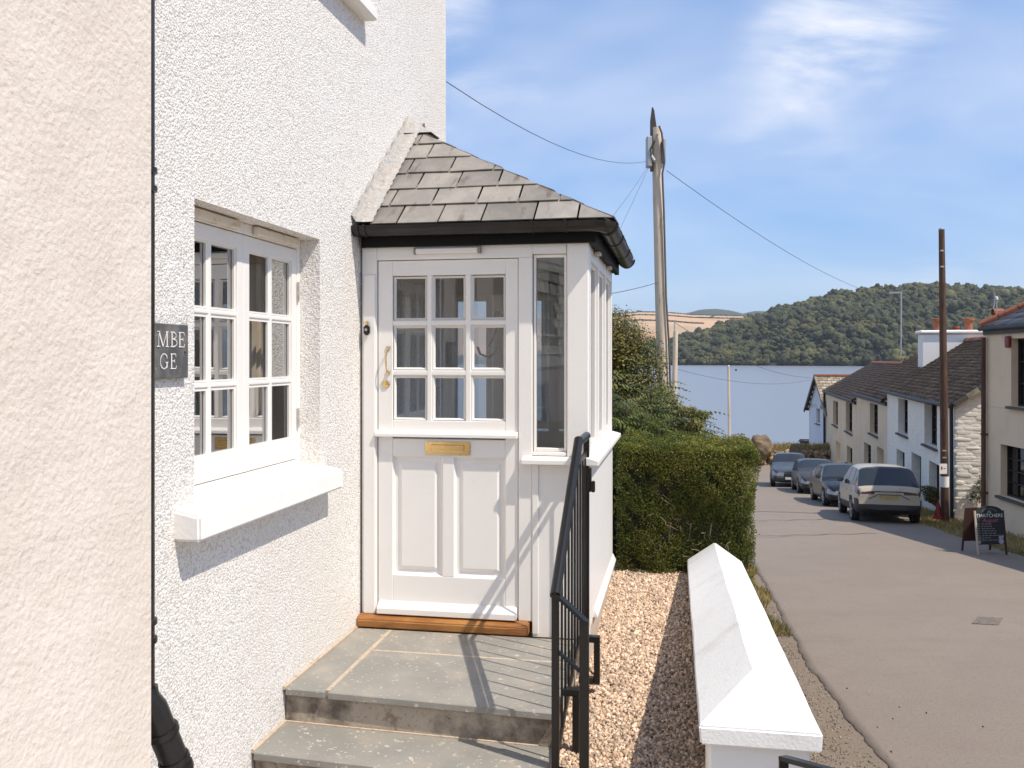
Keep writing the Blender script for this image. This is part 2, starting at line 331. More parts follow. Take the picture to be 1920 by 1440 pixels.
q = MB(HT); q.box(-.2, .35, 1.6, 1.75, .1, 2.05); q.box(-1.3, -.6, 2.45, 2.55, 1.4, 2.0); q.build('inner_door', m_room, w1)
sill = MB(HT); sill.prism([(-.102, .858), (-.10, .952), (.0, .972), (.12, .978), (.12, .858)], 0, -1.94, -.518); sill.build('window_sill', m_white_smooth, house, bevel=.010, seg=2)
sill = MB(HT); sill.prism([(-.085, 3.47), (-.085, 3.545), (.0, 3.57), (.12, 3.575), (.12, 3.47)], 0, -1.86, .058); sill.build('window_sill', m_white_smooth, house, bevel=.008)
# rainwater pipe in the angle beside the neighbour
PX, PY = .075, -2.249
dpo = MB().tube([(PX, PY, 6.3), (PX, PY, .40)], .036, 14).build('downpipe', m_black, house, smooth=True)
for z in (2.14, 2.08, .66, .60): MB().lathe((PX, PY, z-.012), [(.037, 0), (.044, .003), (.044, .021), (.037, .024)], 14).build('collar', m_black, dpo, smooth=True)
sh0, sh1 = Vector((.10, PY+.015, .375)), Vector((.165, -2.135, .06))
MB().tube([(PX, PY, .44), (PX+.006, PY+.003, .405), sh0, sh1, sh1+Vector((.012, .02, -.06)), sh1+Vector((.012, .02, -.9))], .046, 14).build('shoe', m_black, dpo, smooth=True)
for t in (.28, .62, .72):
    p = sh0.lerp(sh1, t); d = (sh1-sh0).normalized(); MB().tube([p-d*.010, p+d*.010], .054 if t < .5 else .052, 14).build('collar', m_black, dpo, smooth=True)
# ------------------------------------------------------------------ neighbouring house
nb = thing('neighbouring_house', 'cream roughcast wall of the house next door at the picture edge', 'house', (.1, -2.9, -.5))
q = MB(); q.box(-5, .15, -3.4, -2.311, -1.2, 6.9); q.build('wall', m_cream_rough, nb, bevel=.012, seg=2)
q = MB(); q.prism([(.3, 6.9), (.3, 7.0), (-2.3, 9), (-5.2, 7.0), (-5.2, 6.9)], 1, -3.5, -2.25); q.build('roof', m_slate, nb)
# ------------------------------------------------------------------ slate name plate
plate = thing('name_plate', 'grey slate house name plate with white serif lettering', 'sign', (.004, -2.1, 1.55))
m_plate = mat('worn_slate', (.085, .085, .087), .55, [dict(scale=9, col=(.21, .20, .185), lo=.45, hi=.7), dict(scale=30, col=(.27, .25, .22), lo=.62, hi=.72)], [('noise', 40, .3, .003)])
MB(HT).box(-2.29, -1.88, -.022, .0, 1.452, 1.646).build('plate', m_plate, plate, bevel=.003)
m_letter = mat('white_letter_paint', (.82, .79, .77), .6)
def stroke(b, pts, w, y=-.0245):      # flat ribbon along points (x,z)
    for (x0, z0), (x1, z1) in zip(pts[:-1], pts[1:]):
        d = Vector((x1-x0, z1-z0)); L = d.length
        if L < 1e-6: continue
        d /= L; n = Vector((-d.y, d.x)) * w / 2; e = d * w * .2
        b.add([(x0-n.x-e.x, y, z0-n.y-e.y), (x0+n.x-e.x, y, z0+n.y-e.y), (x1+n.x+e.x, y, z1+n.y+e.y), (x1-n.x+e.x, y, z1-n.y+e.y)], [(0, 3, 2, 1)])
def letter(ch, x, z, h, wd):
    b = MB(HT); t, k = h*.13, h*.06; X = lambda u: x + u*wd; Z = lambda v: z + v*h
    def ser(u, v, s=.14): stroke(b, [(X(u-s), Z(v)), (X(u+s), Z(v))], k, -.0243)
    if ch == 'M':
        stroke(b, [(X(.12), Z(0)), (X(.16), Z(1))], k); stroke(b, [(X(.16), Z(1)), (X(.5), Z(.02))], t); stroke(b, [(X(.5), Z(.02)), (X(.84), Z(1))], k, -.0247); stroke(b, [(X(.86), Z(0)), (X(.84), Z(1))], t, -.0249)
        ser(.12, 0); ser(.87, 0); ser(.13, 1, .1); ser(.88, 1, .1)
    if ch == 'B':
        stroke(b, [(X(.22), Z(0)), (X(.22), Z(1))], t); ser(.16, 0, .12); ser(.16, 1, .12)
        arc = lambda c, r, w: [(X(.3 + w*math.sin(a)), Z(c + r*math.cos(a))) for a in np.linspace(0, math.pi, 9)]
        stroke(b, [(X(.2), Z(1)), (X(.3), Z(1))] + arc(.765, .235, .42), t*.7, -.0247); stroke(b, [(X(.2), Z(.53)), (X(.3), Z(.53))] + arc(.265, .265, .52) + [(X(.2), Z(0))], t*.7, -.0251)
    if ch == 'E':
        stroke(b, [(X(.25), Z(0)), (X(.25), Z(1))], t); stroke(b, [(X(.1), Z(1)), (X(.8), Z(1)), (X(.84), Z(.82))], k, -.0247); stroke(b, [(X(.1), Z(0)), (X(.84), Z(0)), (X(.9), Z(.2))], k, -.0247)
        stroke(b, [(X(.25), Z(.52)), (X(.66), Z(.52))], k, -.0247); stroke(b, [(X(.66), Z(.42)), (X(.66), Z(.62))], k, -.0249)
    if ch == 'G':
        stroke(b, [(X(.5 + .42*math.cos(a)), Z(.5 + .5*math.sin(a))) for a in np.linspace(.75, 2*math.pi-.75, 18)], t*.8); stroke(b, [(X(.82), Z(.1)), (X(.82), Z(.42))], t, -.0247); ser(.82, .43, .15); stroke(b, [(X(.81), Z(.84)), (X(.82), Z(.68))], k, -.0247)
    return b.build('letter', m_letter, plate)
for ch, x, wd in (('M', -2.087, .072), ('B', -2.005, .052), ('E', -1.955, .050)): letter(ch, x, 1.565, .052, wd)
for ch, x, wd in (('G', -2.072, .056), ('E', -2.008, .047)): letter(ch, x, 1.487, .052, wd)
q = MB(HT); q.lathe((-1.905, -.024, 1.548), [(.004, -.004), (.005, 0), (.002, .004)], 8, 1); q.build('screw', mat('rusty_screw', (.22, .09, .03), .8), plate)
# ------------------------------------------------------------------ porch
porch = thing('porch', 'white timber porch with slate roof, half glazed door and side lights', 'porch', (.65, .8, 0))
PT = Matrix.Identity(4)
fr = MB(); fr.box(.012, .100, 0, .09, .066, 2.16); fr.box(.100, 1.0, .002, .09, 2.082, 2.16); fr.box(.922, 1.0, 0, .09, .066, 2.082)
fr.box(1.0, 1.19, .002, .088, 2.10, 2.16); fr.box(1.0, 1.19, .002, .088, .985, 1.005)
fr.build('door_frame', m_white, porch, bevel=.004)
MB().box(.024, .095, -.012, .0, .066, 2.0).build('architrave', m_white, porch, bevel=.004)
cp = MB(); cp.box(1.193, 1.313, -.004, .11, .98, 2.16); cp.build('corner_post', m_white, porch, bevel=.006)
pn = MB(); pn.box(1.0, 1.313, .004, .085, -.02, .935); pn.build('lower_panel', m_white, porch, bevel=.004)
MB().box(1.0, 1.035, -.006, .003, -.0, .935).build('lower_panel', m_white, porch, bevel=.003)
sl_ = thing; side = MB(); q = MB(); q.box(1.004, 1.018, .02, .06, 1.006, 2.098); q.box(1.175, 1.189, .02, .06, 1.006, 2.098); q.box(1.018, 1.175, .021, .06, 1.006, 1.026); q.box(1.018, 1.175, .021, .06, 2.08, 2.098)
sw = q.build('side_light', m_white, porch, bevel=.003)
MB().add([(1.018, .045, 1.026), (1.175, .045, 1.026), (1.175, .045, 2.08), (1.018, .045, 2.08)], [(0, 1, 2, 3)]).build('pane', m_glass, sw)
sb = MB(); sb.prism([(-.055, .94), (-.055, .968), (-.002, .982), (.08, .982), (.08, .94)], 0, .945, 1.312); sb.build('sill', m_white, porch, bevel=.004)
sb = MB(HT); sb.prism([(-1.372, .94), (-1.372, .968), (-1.315, .984), (-1.23, .984), (-1.23, .94)], 0, -.055, 1.79); sb.build('sill', m_white, porch, bevel=.004)
# glazed side wall towards the road and the glazed back wall
def lights(T, x0, x1, n, outw, nm):
    post = .055; w = (x1-x0-(n+1)*post)/n
    for i in range(n+1):
        a = x0+i*(w+post); MB(T).box(a, a+post, outw, outw+.07, .98, 2.16).build('mullion', m_white, porch, bevel=.004)
    hd = MB(T)
    for i in range(n):
        a = x0+post+i*(w+post); hd.box(a, a+w, outw+.004, outw+.07, 2.08, 2.16); hd.box(a, a+w, outw+.004, outw+.07, .982, 1.01)
    hd.build(nm, m_white, porch, bevel=.003)['kind'] = 'stuff'
    for i in range(n):
        a = x0+post+i*(w+post)
        g = MB(T); g.box(a+.001, a+.02, outw+.018, outw+.055, 1.011, 2.079); g.box(a+w-.02, a+w-.001, outw+.018, outw+.055, 1.011, 2.079); g.box(a+.02, a+w-.02, outw+.019, outw+.055, 1.011, 1.035); g.box(a+.02, a+w-.02, outw+.019, outw+.055, 2.055, 2.079)
        f = g.build('side_light', m_white, porch, bevel=.003)
        MB(T).add([(a+.02, outw+.04, 1.035), (a+w-.02, outw+.04, 1.035), (a+w-.02, outw+.04, 2.055), (a+.02, outw+.04, 2.055)], [(0, 1, 2, 3)]).build('pane', m_glass, f)
lights(faceT((1.313, 0, 0), R90), .113, 1.76, 3, .004, 'head_rail')
for a, b in ((.015, .10), (.42, .50), (.84, .92), (1.24, 1.30)): MB().box(a, b, 1.735, 1.757, .981, 2.158).build('lining_board', m_white, porch)
MB().box(.10, 1.24, 1.735, 1.757, 2.0, 2.158).build('lining_board', m_white, porch)
m_frost = mat('obscure_glass', (.86, .88, .86), .4, transl=.85)
_n, _l = m_frost.node_tree.nodes, m_frost.node_tree.links; _o = _n['Material Output']; _s = _o.inputs[0].links[0].from_socket
_t = _n.new('ShaderNodeBsdfTransparent'); _m = _n.new('ShaderNodeMixShader'); _m.inputs[0].default_value = .55; _l.new(_s, _m.inputs[1]); _l.new(_t.outputs[0], _m.inputs[2]); _l.new(_m.outputs[0], _o.inputs[0])
for a, b in ((.10, .42), (.50, .84), (.92, 1.24)):      # frosted lights in the back wall
    q = MB(); q.box(a, a+.05, 1.71, 1.7345, 1.0, 2.0); q.box(b-.05, b, 1.71, 1.7345, 1.0, 2.0); q.box(a+.05, b-.05, 1.711, 1.7345, 1.95, 2.0); q.box(a+.05, b-.05, 1.711, 1.7345, 1.0, 1.06); q.build('panel_moulding', m_white, porch, bevel=.004); MB().box(a+.001, b-.001, 1.738, 1.744, .985, 1.999).build('frosted_pane', m_frost, porch)
# boarded sides below the sill, a flared bottom edge and a rendered plinth
for i in range(12):
    a = .09 + i*.1395; b = MB(HT); b.box(a, a+.136, -1.313, -1.29, .035, .939); b.build('cladding_board', m_white, porch, bevel=.003)
b = MB(HT); b.prism([(-1.315, .075), (-1.336, .032), (-1.336, .020), (-1.29, .020), (-1.29, .075)], 0, .3, 1.80); b.build('drip_board', m_white, porch, bevel=.003)
MB().box(.0, 1.29, 1.735, 1.76, -.2, .98).build('back_panel', m_white, porch)
MB().box(0.0, 1.306, .1, 1.757, -.9, .019).build('plinth', m_plinth, porch, bevel=.01)
fl = MB(); fl.box(.02, 1.285, .09, 1.73, .021, .045); fl.build('floor', mat('porch_floor_tile', (.55, .48, .40), .6), porch)
cl_ = MB(); cl_.box(.02, 1.3, .02, 1.75, 2.162, 2.172); cl_.build('ceiling', m_white, porch)
for i in range(9):                       # tongue and groove lining on the inner side below the lights
    a = .12 + i*.18; MB(HT).box(a, a+.176, -1.285, -1.275, .05, .975).build('lining_board', m_white, porch, bevel=.002)
MB(HT).box(.1, 1.73, -1.289, -1.18, .975, .99).build('inner_sill', m_white, porch, bevel=.003)
# door
lf = MB(); d0, d1 = .105, .918; zt, zm = 2.078, 1.100; y0, y1 = .012, .056
lf.box(d0, .192, y0, y1, .078, zt); lf.box(.846, d1, y0, y1, .078, zt); lf.box(.192, .846, y0+.001, y1, 1.992, zt); lf.box(.192, .846, y0+.001, y1, 1.075, 1.170)
lf.box(.192, .846, y0+.001, y1, .965, 1.066); lf.box(.192, .846, y0+.001, y1, .078, .29); lf.box(.485, .552, y0+.001, y1, .29, .965)
door = lf.build('door', m_white, porch, bevel=.003)
gx, gzs = [(.198, .388), (.428, .612), (.654, .842)], [(1.174, 1.420), (1.460, 1.704), (1.742, 1.986)]
bars = MB
for q0, q1 in ((.388, .428), (.612, .654)):
    MB().prism([(q0, .052), (q0, .026), (q0+.010, .0145), (q1-.010, .0145), (q1, .026), (q1, .052)], 2, 1.170, 1.992).build('glazing_bar', m_white, door)
for q0, q1 in ((1.420, 1.460), (1.704, 1.742)):
    MB().prism([(.051, q0), (.027, q0), (.016, q0+.010), (.016, q1-.010), (.027, q1), (.051, q1)], 0, .192, .846).build('glazing_bar', m_white, door)
for a, b in gx:
    for c, d in gzs:
        MB().add([(a-.008, .036, c-.006), (b+.006, .036, c-.006), (b+.006, .036, d+.006), (a-.008, .036, d+.006)], [(0, 1, 2, 3)]).build('pane', m_glass, door)
        e = .010; q = MB(); q.prism([(.018, c), (.034, c), (.034, c+e)], 0, a, b); q.prism([(.020, d), (.034, d), (.034, d-e)], 0, a, b)
        q.prism([(a, .019), (a, .034), (a+e, .034)], 2, c, d); q.prism([(b, .019), (b, .034), (b-e, .034)], 2, c, d); q.build('glazing_bead', m_white, door)
for a, b in ((.192, .485), (.552, .846)):   # raised and fielded panels
    c, d = .29, .965; V = []; 
    for e, y in ((0, .020), (.012, .034), (.030, .036), (.050, .024)): V += [(a+e, y, c+e), (b-e, y, c+e), (b-e, y, d-e), (a+e, y, d-e)]
    F = [(4*r+k, 4*r+(k+1) % 4, 4*r+4+(k+1) % 4, 4*r+4+k) for r in range(3) for k in range(4)] + [(12, 13, 14, 15)]
    MB().add(V, F).build('raised_panel', m_white, door)
MB().prism([(-.030, 1.078), (-.030, 1.098), (-.014, 1.110), (.013, 1.114), (.013, 1.078)], 0, .097, .919).build('weather_ledge', m_white, door, bevel=.003)
MB().prism([(-.034, .074), (-.034, .108), (.013, .142), (.013, .074)], 0, .110, .914).build('weather_board', m_white, door, bevel=.003)
lb = MB(); lb.box(.383, .646, .004, .013, .978, 1.052); lp = lb.build('letter_plate', m_brass, door, bevel=.004, seg=2)
MB().box(.420, .612, -.002, .004, .995, 1.036).build('flap', m_brass, lp if False else door, bevel=.003)
hd = MB(); hd.tube([(.166, .006, 1.565), (.166, -.022, 1.556), (.166, -.034, 1.53), (.166, -.036, 1.505), (.166, -.034, 1.48), (.166, -.022, 1.454), (.166, .006, 1.445)], [.004, .004, .0045, .0055, .0045, .004, .004], 8)
for z in (1.575, 1.435):
    hd.lathe((.166, .010, z), [(.010, 0), (.010, -.004), (.005, -.007)], 10, 1); hd.lathe((.158, .010, z+.010), [(.006, 0), (.006, -.004), (.003, -.005)], 8, 1); hd.lathe((.174, .010, z+.010), [(.006, 0), (.006, -.004), (.003, -.005)], 8, 1)
hd.build('handle', m_brass, door, smooth=True)
kh = MB(); kh.lathe((.153, .012, 1.376), [(.023, 0), (.023, -.004), (.018, -.008), (.010, -.009)], 16, 1); kh.box(.151, .155, .002, .004, 1.366, 1.380); kh.build('lock_cover', m_brass, door, smooth=True)
MB().prism([(-.065, .002), (-.068, .045), (-.055, .060), (.0, .068), (.1, .068), (.1, .002)], 0, .002, .985).build('threshold', m_oak, porch, bevel=.006, seg=2)
st = MB(); st.box(.335, .695, -.026, .0, 2.112, 2.142); so_ = st.build('strip_light', m_white, porch, bevel=.005)
MB().box(.325, .3345, -.027, .0, 2.108, 2.146).box(.6955, .713, -.027, .0, 2.108, 2.146).build('end_cap', mat('grey_plastic', (.28, .26, .24), .5), so_, bevel=.003)
ks = thing('key_safe', 'small black key box with a brass top on the door frame', 'key box', (.05, 0, 1.68))
MB().box(.031, .067, -.034, -.0125, 1.655, 1.712).build('body', m_black, ks, bevel=.008, seg=2); MB().box(.035, .063, -.036, -.0125, 1.713, 1.735).build('cap', m_brass, ks, bevel=.008, seg=2)
MB().lathe((.049, -.034, 1.685), [(.008, 0), (.008, -.004), (.005, -.005)], 10, 1).build('button', mat('steel', (.5, .5, .5), .3, metal=1.), ks)
# wall lamp bracket and cord inside
wl2 = MB(); wl2.tube([(.5, 1.2, 1.60), (.53, 1.2, 1.66), (.56, 1.2, 1.74), (.565, 1.2, 1.80)], .007, 6); wl2.lathe((.565, 1.2, 1.82), [(.028, -.03), (.032, 0), (.018, .03)], 8)
wl2.tube([(.42, 1.2, 1.60), (.44, 1.2, 1.55), (.50, 1.2, 1.53), (.55, 1.2, 1.56), (.56, 1.2, 1.60)], .009, 6); wl2.tube([(.56, 1.2, 1.80), (.56, 1.74, 1.86)], .006, 6); wl2.tube([(.56, 1.2, 1.6), (.56, 1.2, 1.80)], .004, 6); wl2.build('lantern_bracket', m_lead, porch, smooth=True)
# roof: half pyramid against the wall
A = Vector((.0, .93, 3.07)); EX, EY0, EY1, EZ = 1.44, -.095, 1.955, 2.268
core = MB(); core.add([(0, EY0+.02, EZ-.02), (EX-.02, EY0+.02, EZ-.02), (EX-.02, EY1-.02, EZ-.02), (0, EY1-.02, EZ-.02), tuple(A - Vector((0, 0, .03)))], [(0, 1, 4), (1, 2, 4), (2, 3, 4), (3, 2, 1, 0), (0, 4, 3)])
roof = core.build('roof', m_fascia, porch)
def clip(poly, a, b, c):       # keep a*x+b*y<=c
    out = []
    for i in range(len(poly)):
        p, q = poly[i], poly[(i+1) % len(poly)]; dp_, dq = a*p[0]+b*p[1]-c, a*q[0]+b*q[1]-c
        if dp_ <= 0: out.append(p)
        if dp_*dq < 0: t = dp_/(dp_-dq); out.append((p[0]+(q[0]-p[0])*t, p[1]+(q[1]-p[1])*t))
    return out
def slope(E0, E1, ap, gauge, width, inset, off, left_lead):
    E0, E1 = Vector(E0), Vector(E1); u = (E1-E0).normalized(); L = (E1-E0).length; k = (ap-E0).dot(u); v = (ap-E0-u*k); H = v.length; v.normalize(); n = u.cross(v)
    if n.z < 0: n = -n
    rows = int(H/gauge)+1
    for r in range(rows):
        t0 = r*gauge-.012; t1 = min(t0+gauge+.07, H)
        s = -width + (width*.5 if r % 2 else 0) + off + random.uniform(-.02, .02)
        while s < L:
            w = width*random.uniform(.88, 1.12); g = .0055
            pts = [(s+g, t0+random.uniform(-.004, .004)), (s+w-g, t0+random.uniform(-.004, .004)), (s+w-g+random.uniform(-.003, .003), t1), (s+g, t1)]
            ml, mr = (k/H), ((L-k)/H)     # clip against both sloping sides
            pts = clip(pts, -1, ml, -inset) if k > 1e-3 or inset else clip(pts, -1, 0, 0)
            if len(pts) > 2: pts = clip(pts, 1, mr, L-.004)
            if len(pts) > 2: pts = clip(pts, 0, 1, H-.03)
            if len(pts) > 2:
                area = abs(sum(pts[i][0]*pts[(i+1) % len(pts)][1]-pts[(i+1) % len(pts)][0]*pts[i][1] for i in range(len(pts))))/2
                if area > .0015:
                    tw = random.uniform(-.0025, .0025)
                    P = [E0 + u*a + v*b + n*(.020 - .014*(b-t0)/(gauge+.07) + tw*(a-s)/w) for a, b in pts]
                    MB().slabpoly(P, n, .0065).build('slate', m_slate, roof)
            s += w
    return u, v, n
slope((0, EY0, EZ), (EX, EY0, EZ), A, .205, .262, .10, .03, True)
slope((EX, EY0, EZ), (EX, EY1, EZ), A, .205, .262, 0, 0, False)
slope((EX, EY1, EZ), (0, EY1, EZ), A, .205, .262, 0, 0, False)
# lead flashing up the abutment
for sgn, y0_ in ((1, EY0-.02), (-1, EY1+.02)):
    nseg = 60; V = []; F = []
    e0 = Vector((0, y0_, EZ+.004)); e1 = Vector((0, A.y, A.z+.02)); d = e1-e0
    nrm = Vector((0, -sgn*(A.z-EZ), abs(A.y-y0_))).normalized()
    for i in range(nseg+1):
        t = i/nseg; p = e0 + d*t; rip = .006*math.sin(i*1.9)+.004*math.sin(i*.7+1)
        edge = 1+.12*math.sin(i*.9)
        V += [p+Vector((.008, 0, 0))+nrm*.060*edge, p+Vector((.014+rip*.6, 0, 0))+nrm*.034, p+Vector((.022, 0, 0))+nrm*(.018+rip*.3), p+Vector((.065, 0, 0))+nrm*(.014+rip*.4), p+Vector((.115+rip*.5, 0, 0))+nrm*.016]
    for i in range(nseg):
        for k in range(4): F.append((i*5+k, i*5+k+1, i*5+k+6, i*5+k+5))
    MB().add(V, F).build('lead_flashing', m_lead, roof, smooth=True)
cap = MB(); cap.add([A+Vector((.006, -.16, -.07)), A+Vector((.19, -.10, -.055)), A+Vector((.22, .0, -.075)), A+Vector((.19, .1, -.055)), A+Vector((.006, .16, -.07)), A+Vector((.01, 0, .085)), A+Vector((.05, -.02, .045))], [(0, 1, 6), (1, 2, 6), (2, 3, 6), (3, 4, 6), (4, 5, 6), (5, 0, 6)]); cap.build('lead_cap', m_lead, roof)
# fascia, gutter, brackets
fa = MB(); fa.box(.02, 1.355, -.036, -.006, 2.152, 2.272); fa.build('fascia', m_fascia, porch, bevel=.002)
fa = MB(); fa.box(1.318, 1.350, -.005, 1.93, 2.150, 2.270); fa.build('fascia', m_fascia, porch, bevel=.002)
fa = MB(); fa.box(.0, 1.317, 1.765, 1.80, 2.152, 2.27); fa.build('fascia', m_fascia, porch)
def gutter(path, name):         # half-round channel swept along a mitred path (list of (point, outward side))
    n = 10; V = []; r0, r1 = .056, .050
    for p, sd in path:
        p, sd = Vector(p), Vector(sd)
        for k in range(n+1):
            a = math.pi*k/n; V.append(p + sd*r0*math.cos(a) - Vector((0, 0, r0*math.sin(a))))
        for k in range(n+1):
            a = math.pi*(n-k)/n; V.append(p + sd*r1*math.cos(a) - Vector((0, 0, r1*math.sin(a))))
    m = 2*(n+1); F = []
    for i in range(len(path)-1):
        for k in range(m): F.append((i*m+k, i*m+(k+1) % m, (i+1)*m+(k+1) % m, (i+1)*m+k))
    F += [tuple(range(m)), tuple(range((len(path)-1)*m, len(path)*m))[::-1]]
    return MB().add(V, F).build(name, m_black, porch, smooth=True)
gy, gx_, gzz = -.093, 1.407, 2.262
gut = gutter([((.0, gy, gzz), (0, -1, 0)), ((gx_-.07, gy, gzz-.004), (0, -1, 0)), ((gx_-.02, gy+.015, gzz-.004), (.5, -1.0, 0)), ((gx_-.005, gy+.06, gzz-.004), (1, -.45, 0)), ((gx_, gy+.10, gzz-.004), (1, 0, 0)), ((gx_, 1.93, gzz-.01), (1, 0, 0))], 'gutter')
def bracket(p, sd, w, grow=.010, nm='gutter_bracket'):
    p, sd = Vector(p), Vector(sd); t = Vector((-sd.y, sd.x, 0)); V = []; n = 10; r = .056+grow
    for q in (-w, w):
        for k in range(n+1):
            a = math.pi*k/n; V.append(p+t*q+sd*r*math.cos(a)-Vector((0, 0, r*math.sin(a)-.004)))
        for k in range(n+1):
            a = math.pi*(n-k)/n; V.append(p+t*q+sd*.0565*math.cos(a)-Vector((0, 0, .0565*math.sin(a)-.004)))
    m = 2*(n+1); F = [(k, (k+1) % m, m+(k+1) % m, m+k) for k in range(m)] + [tuple(range(m)), tuple(range(m, 2*m))[::-1]]
    MB().add(V, F).build(nm, m_black, porch)
for x in (.03, .075, 1.02, 1.20): bracket((x, gy, gzz), (0, -1, 0), .006 if x != .03 else .012)
for y in (.02, .06, .55, 1.25, 1.90): bracket((gx_, y, gzz-.004), (1, 0, 0), .006)
for y in (.35, 1.2): MB().box(1.316, 1.345, y, y+.10, 2.128, 2.149).build('eaves_vent', mat('aged_plastic', (.52, .46, .38), .6), porch, bevel=.004)
# ------------------------------------------------------------------ entrance steps
steps = thing('entrance_steps', 'slate paved landing and steps with stained concrete risers below the door', 'steps', (.6, -.8, -.5))
q = MB(); q.prism([(.004, -1.005), (1.262, -1.06), (1.262, -.002), (.004, -.002)], 2, -.9, -.030); q.build('riser', m_riser, steps, bevel=.006)
q = MB(); q.prism([(.004, -1.32), (1.262, -1.38), (1.262, -1.0), (.004, -1.0)], 2, -.9, -.192); q.build('riser', m_riser, steps, bevel=.006)
q = MB(); q.prism([(.006, -1.0), (1.26, -1.055), (1.26, -.07), (.006, -.07)], 2, -.0302, -.0015); q.build('mortar_bed', m_mortar, steps)
def flag(poly, z0, z1, par): return MB().prism(poly, 2, z0, z1).build('paving_slab', m_flag, par, bevel=.004)
flag([(.012, -1.028), (.205, -1.036), (.200, -.072), (.012, -.072)], -.032, 0, steps)
flag([(.222, -1.040), (1.275, -1.095), (1.275, -.450), (.220, -.434)], -.032, .001, steps)
flag([(.220, -.414), (1.275, -.430), (1.275, -.072), (.214, -.072)], -.032, 0, steps)
flag([(.012, -1.345), (1.275, -1.418), (1.275, -1.060), (.012, -1.004)], -.195, -.160, steps)
q = MB(); q.tube([(.006, -1.03, .002), (.008, -.7, .004), (.006, -.4, .003), (.007, -.08, .004)], .010, 6); q.tube([(.006, -1.34, -.158), (.008, -1.02, -.155)], .010, 6); q.tube([(.008, -1.012, -.157), (.4, -1.03, -.158), (1.2, -1.064, -.158)], .006, 6); q.build('mortar_fillet', m_mortar, steps)
# ------------------------------------------------------------------ step railing
rail = thing('step_railing', 'black iron railing with round handrail beside the entrance steps', 'railing', (1.30, -.6, -.3))
RX = 1.302
MB().tube([(RX, .0, 1.10), (RX, -.425, 1.10)], .0215, 12).build('handrail', m_blackmetal, rail, smooth=True)
MB().tube([(RX, -.405, 1.114), (RX, -1.27, .552)], .0225, 14).build('handrail', m_blackmetal, rail, smooth=True)
MB().bar((RX, .0, 1.005), (RX, -.44, 1.005), .012, .03).bar((RX, -.44, 1.005), (RX, -1.262, .47), .012, .03).build('upper_rail', m_blackmetal, rail)
MB().bar((RX, -.012, .075), (RX, -.50, .075), .012, .03).bar((RX, -.50, .075), (RX, -1.262, -.14), .012, .03).build('lower_rail', m_blackmetal, rail)
for i in range(10):
    y = -.085 - i*.122; zt_ = 1.0 if y > -.44 else 1.005 - (-.44-y)*.651; zb = .075 if y > -.5 else .075-(-.5-y)*.282
    MB().tube([(RX, y, zb), (RX, y, zt_)], .006, 6).build('baluster', m_blackmetal, rail)
MB().bar((RX, -1.262, .56), (RX, -1.262, -.16), .03, .03, (0, 1, 0)).build('post', m_blackmetal, rail, bevel=.003)
MB().bar((RX, -.016, 1.09), (RX, -.016, .06), .03, .03, (0, 1, 0)).build('post', m_blackmetal, rail, bevel=.003)
MB().bar((RX+.122, -1.30, .468), (RX+.122, -1.30, -.55), .038, .03, (0, 1, 0)).build('post', m_blackmetal, rail, bevel=.003)
MB().bar((RX, -1.262, .56), (RX+.132, -1.31, .462), .03, .014).build('end_rail', m_blackmetal, rail)
MB().bar((RX, -1.262, .33), (RX+.11, -1.298, .255), .014, .012).build('end_rail', m_blackmetal, rail)
MB().bar((RX-.012, -1.262, -.155), (RX+.11, -1.30, -.155), .014, .016).build('end_rail', m_blackmetal, rail)
def clampb(y, zt, zb, out):
    b = MB(); b.box(RX-.01, RX+out, y-.02, y+.02, zt-.032, zt); b.box(RX+out-.03, RX+out, y-.02, y+.02, zb, zt-.032); b.box(RX-.01, RX+out-.031, y-.02, y+.02, zb, zb+.032); b.build('bracket', m_blackmetal, rail, bevel=.003)
clampb(-.93, .055, -.26, .062); clampb(-.30, .10, -.145, .098); 
MB().box(RX+.01, RX+.03, -.06, -.03, .80, .93).box(RX+.031, RX+.05, -.07, -.04, .80, .86).build('bracket', m_blackmetal, rail, bevel=.004)
# ------------------------------------------------------------------ garden wall with white coping
gw = thing('garden_wall', 'low white garden wall with ridged coping beside the gravel', 'wall', (2.07, .1, -1.2))
sy0, sy1 = -1.80, 1.975
def cz(y): return .272 + (y-sy0)*(-.262/(sy1-sy0))
L0 = lambda y: 1.868 - (y-sy0)*.004; wv = .404
V = []; ys = list(np.linspace(sy0+.26, sy1, 22))
base = lambda y, dz: [(L0(y), y, cz(y)+dz), (L0(y)+wv, y, cz(y)+dz)]
nb_, nt = [], []
rows = [sy0] + ys
for y in rows:
    wob = random.uniform(-.003, .003)
    V += [(L0(y)+.004, y, cz(y)-.062+wob*.7), (L0(y)+wob*.6, y, cz(y)+wob*.4), (L0(y)+wv/2+wob, y, cz(y)+(.14 if y > sy0 else .0)), (L0(y)+wv-wob*.6, y, cz(y)), (L0(y)+wv-.004, y, cz(y)-.062)]
F = []
for i in range(len(rows)-1):
    for k in range(4):
        if i == 0 and k in (1, 2): continue
        F.append((i*5+k, i*5+k+1, i*5+k+6, i*5+k+5))
    F.append((i*5+4, i*5, i*5+5, i*5+9))
F += [(1, 2, 7), (2, 3, 7), (1, 7, 6), (3, 8, 7), (0, 1, 2, 3, 4)[::-1], tuple(len(V)-5+k for k in range(5))]
F = [f for f in F if True]
m_coping = mat('white_coping_paint', (.82, .81, .79), .7, [dict(scale=5, col=(.74, .72, .69), lo=.5, hi=.75, amt=.6), dict(scale=3, col=(.60, .57, .53), lo=.58, hi=.72, amt=.55), dict(scale=16, col=(.50, .47, .40), lo=.66, hi=.74, amt=.5)], [('noise', 90, .45, .004), ('noise', 12, .3, .010), ('noise', 240, .25, .0015)])
MB().add(V, F).build('coping', m_coping, gw, bevel=.006, seg=2)
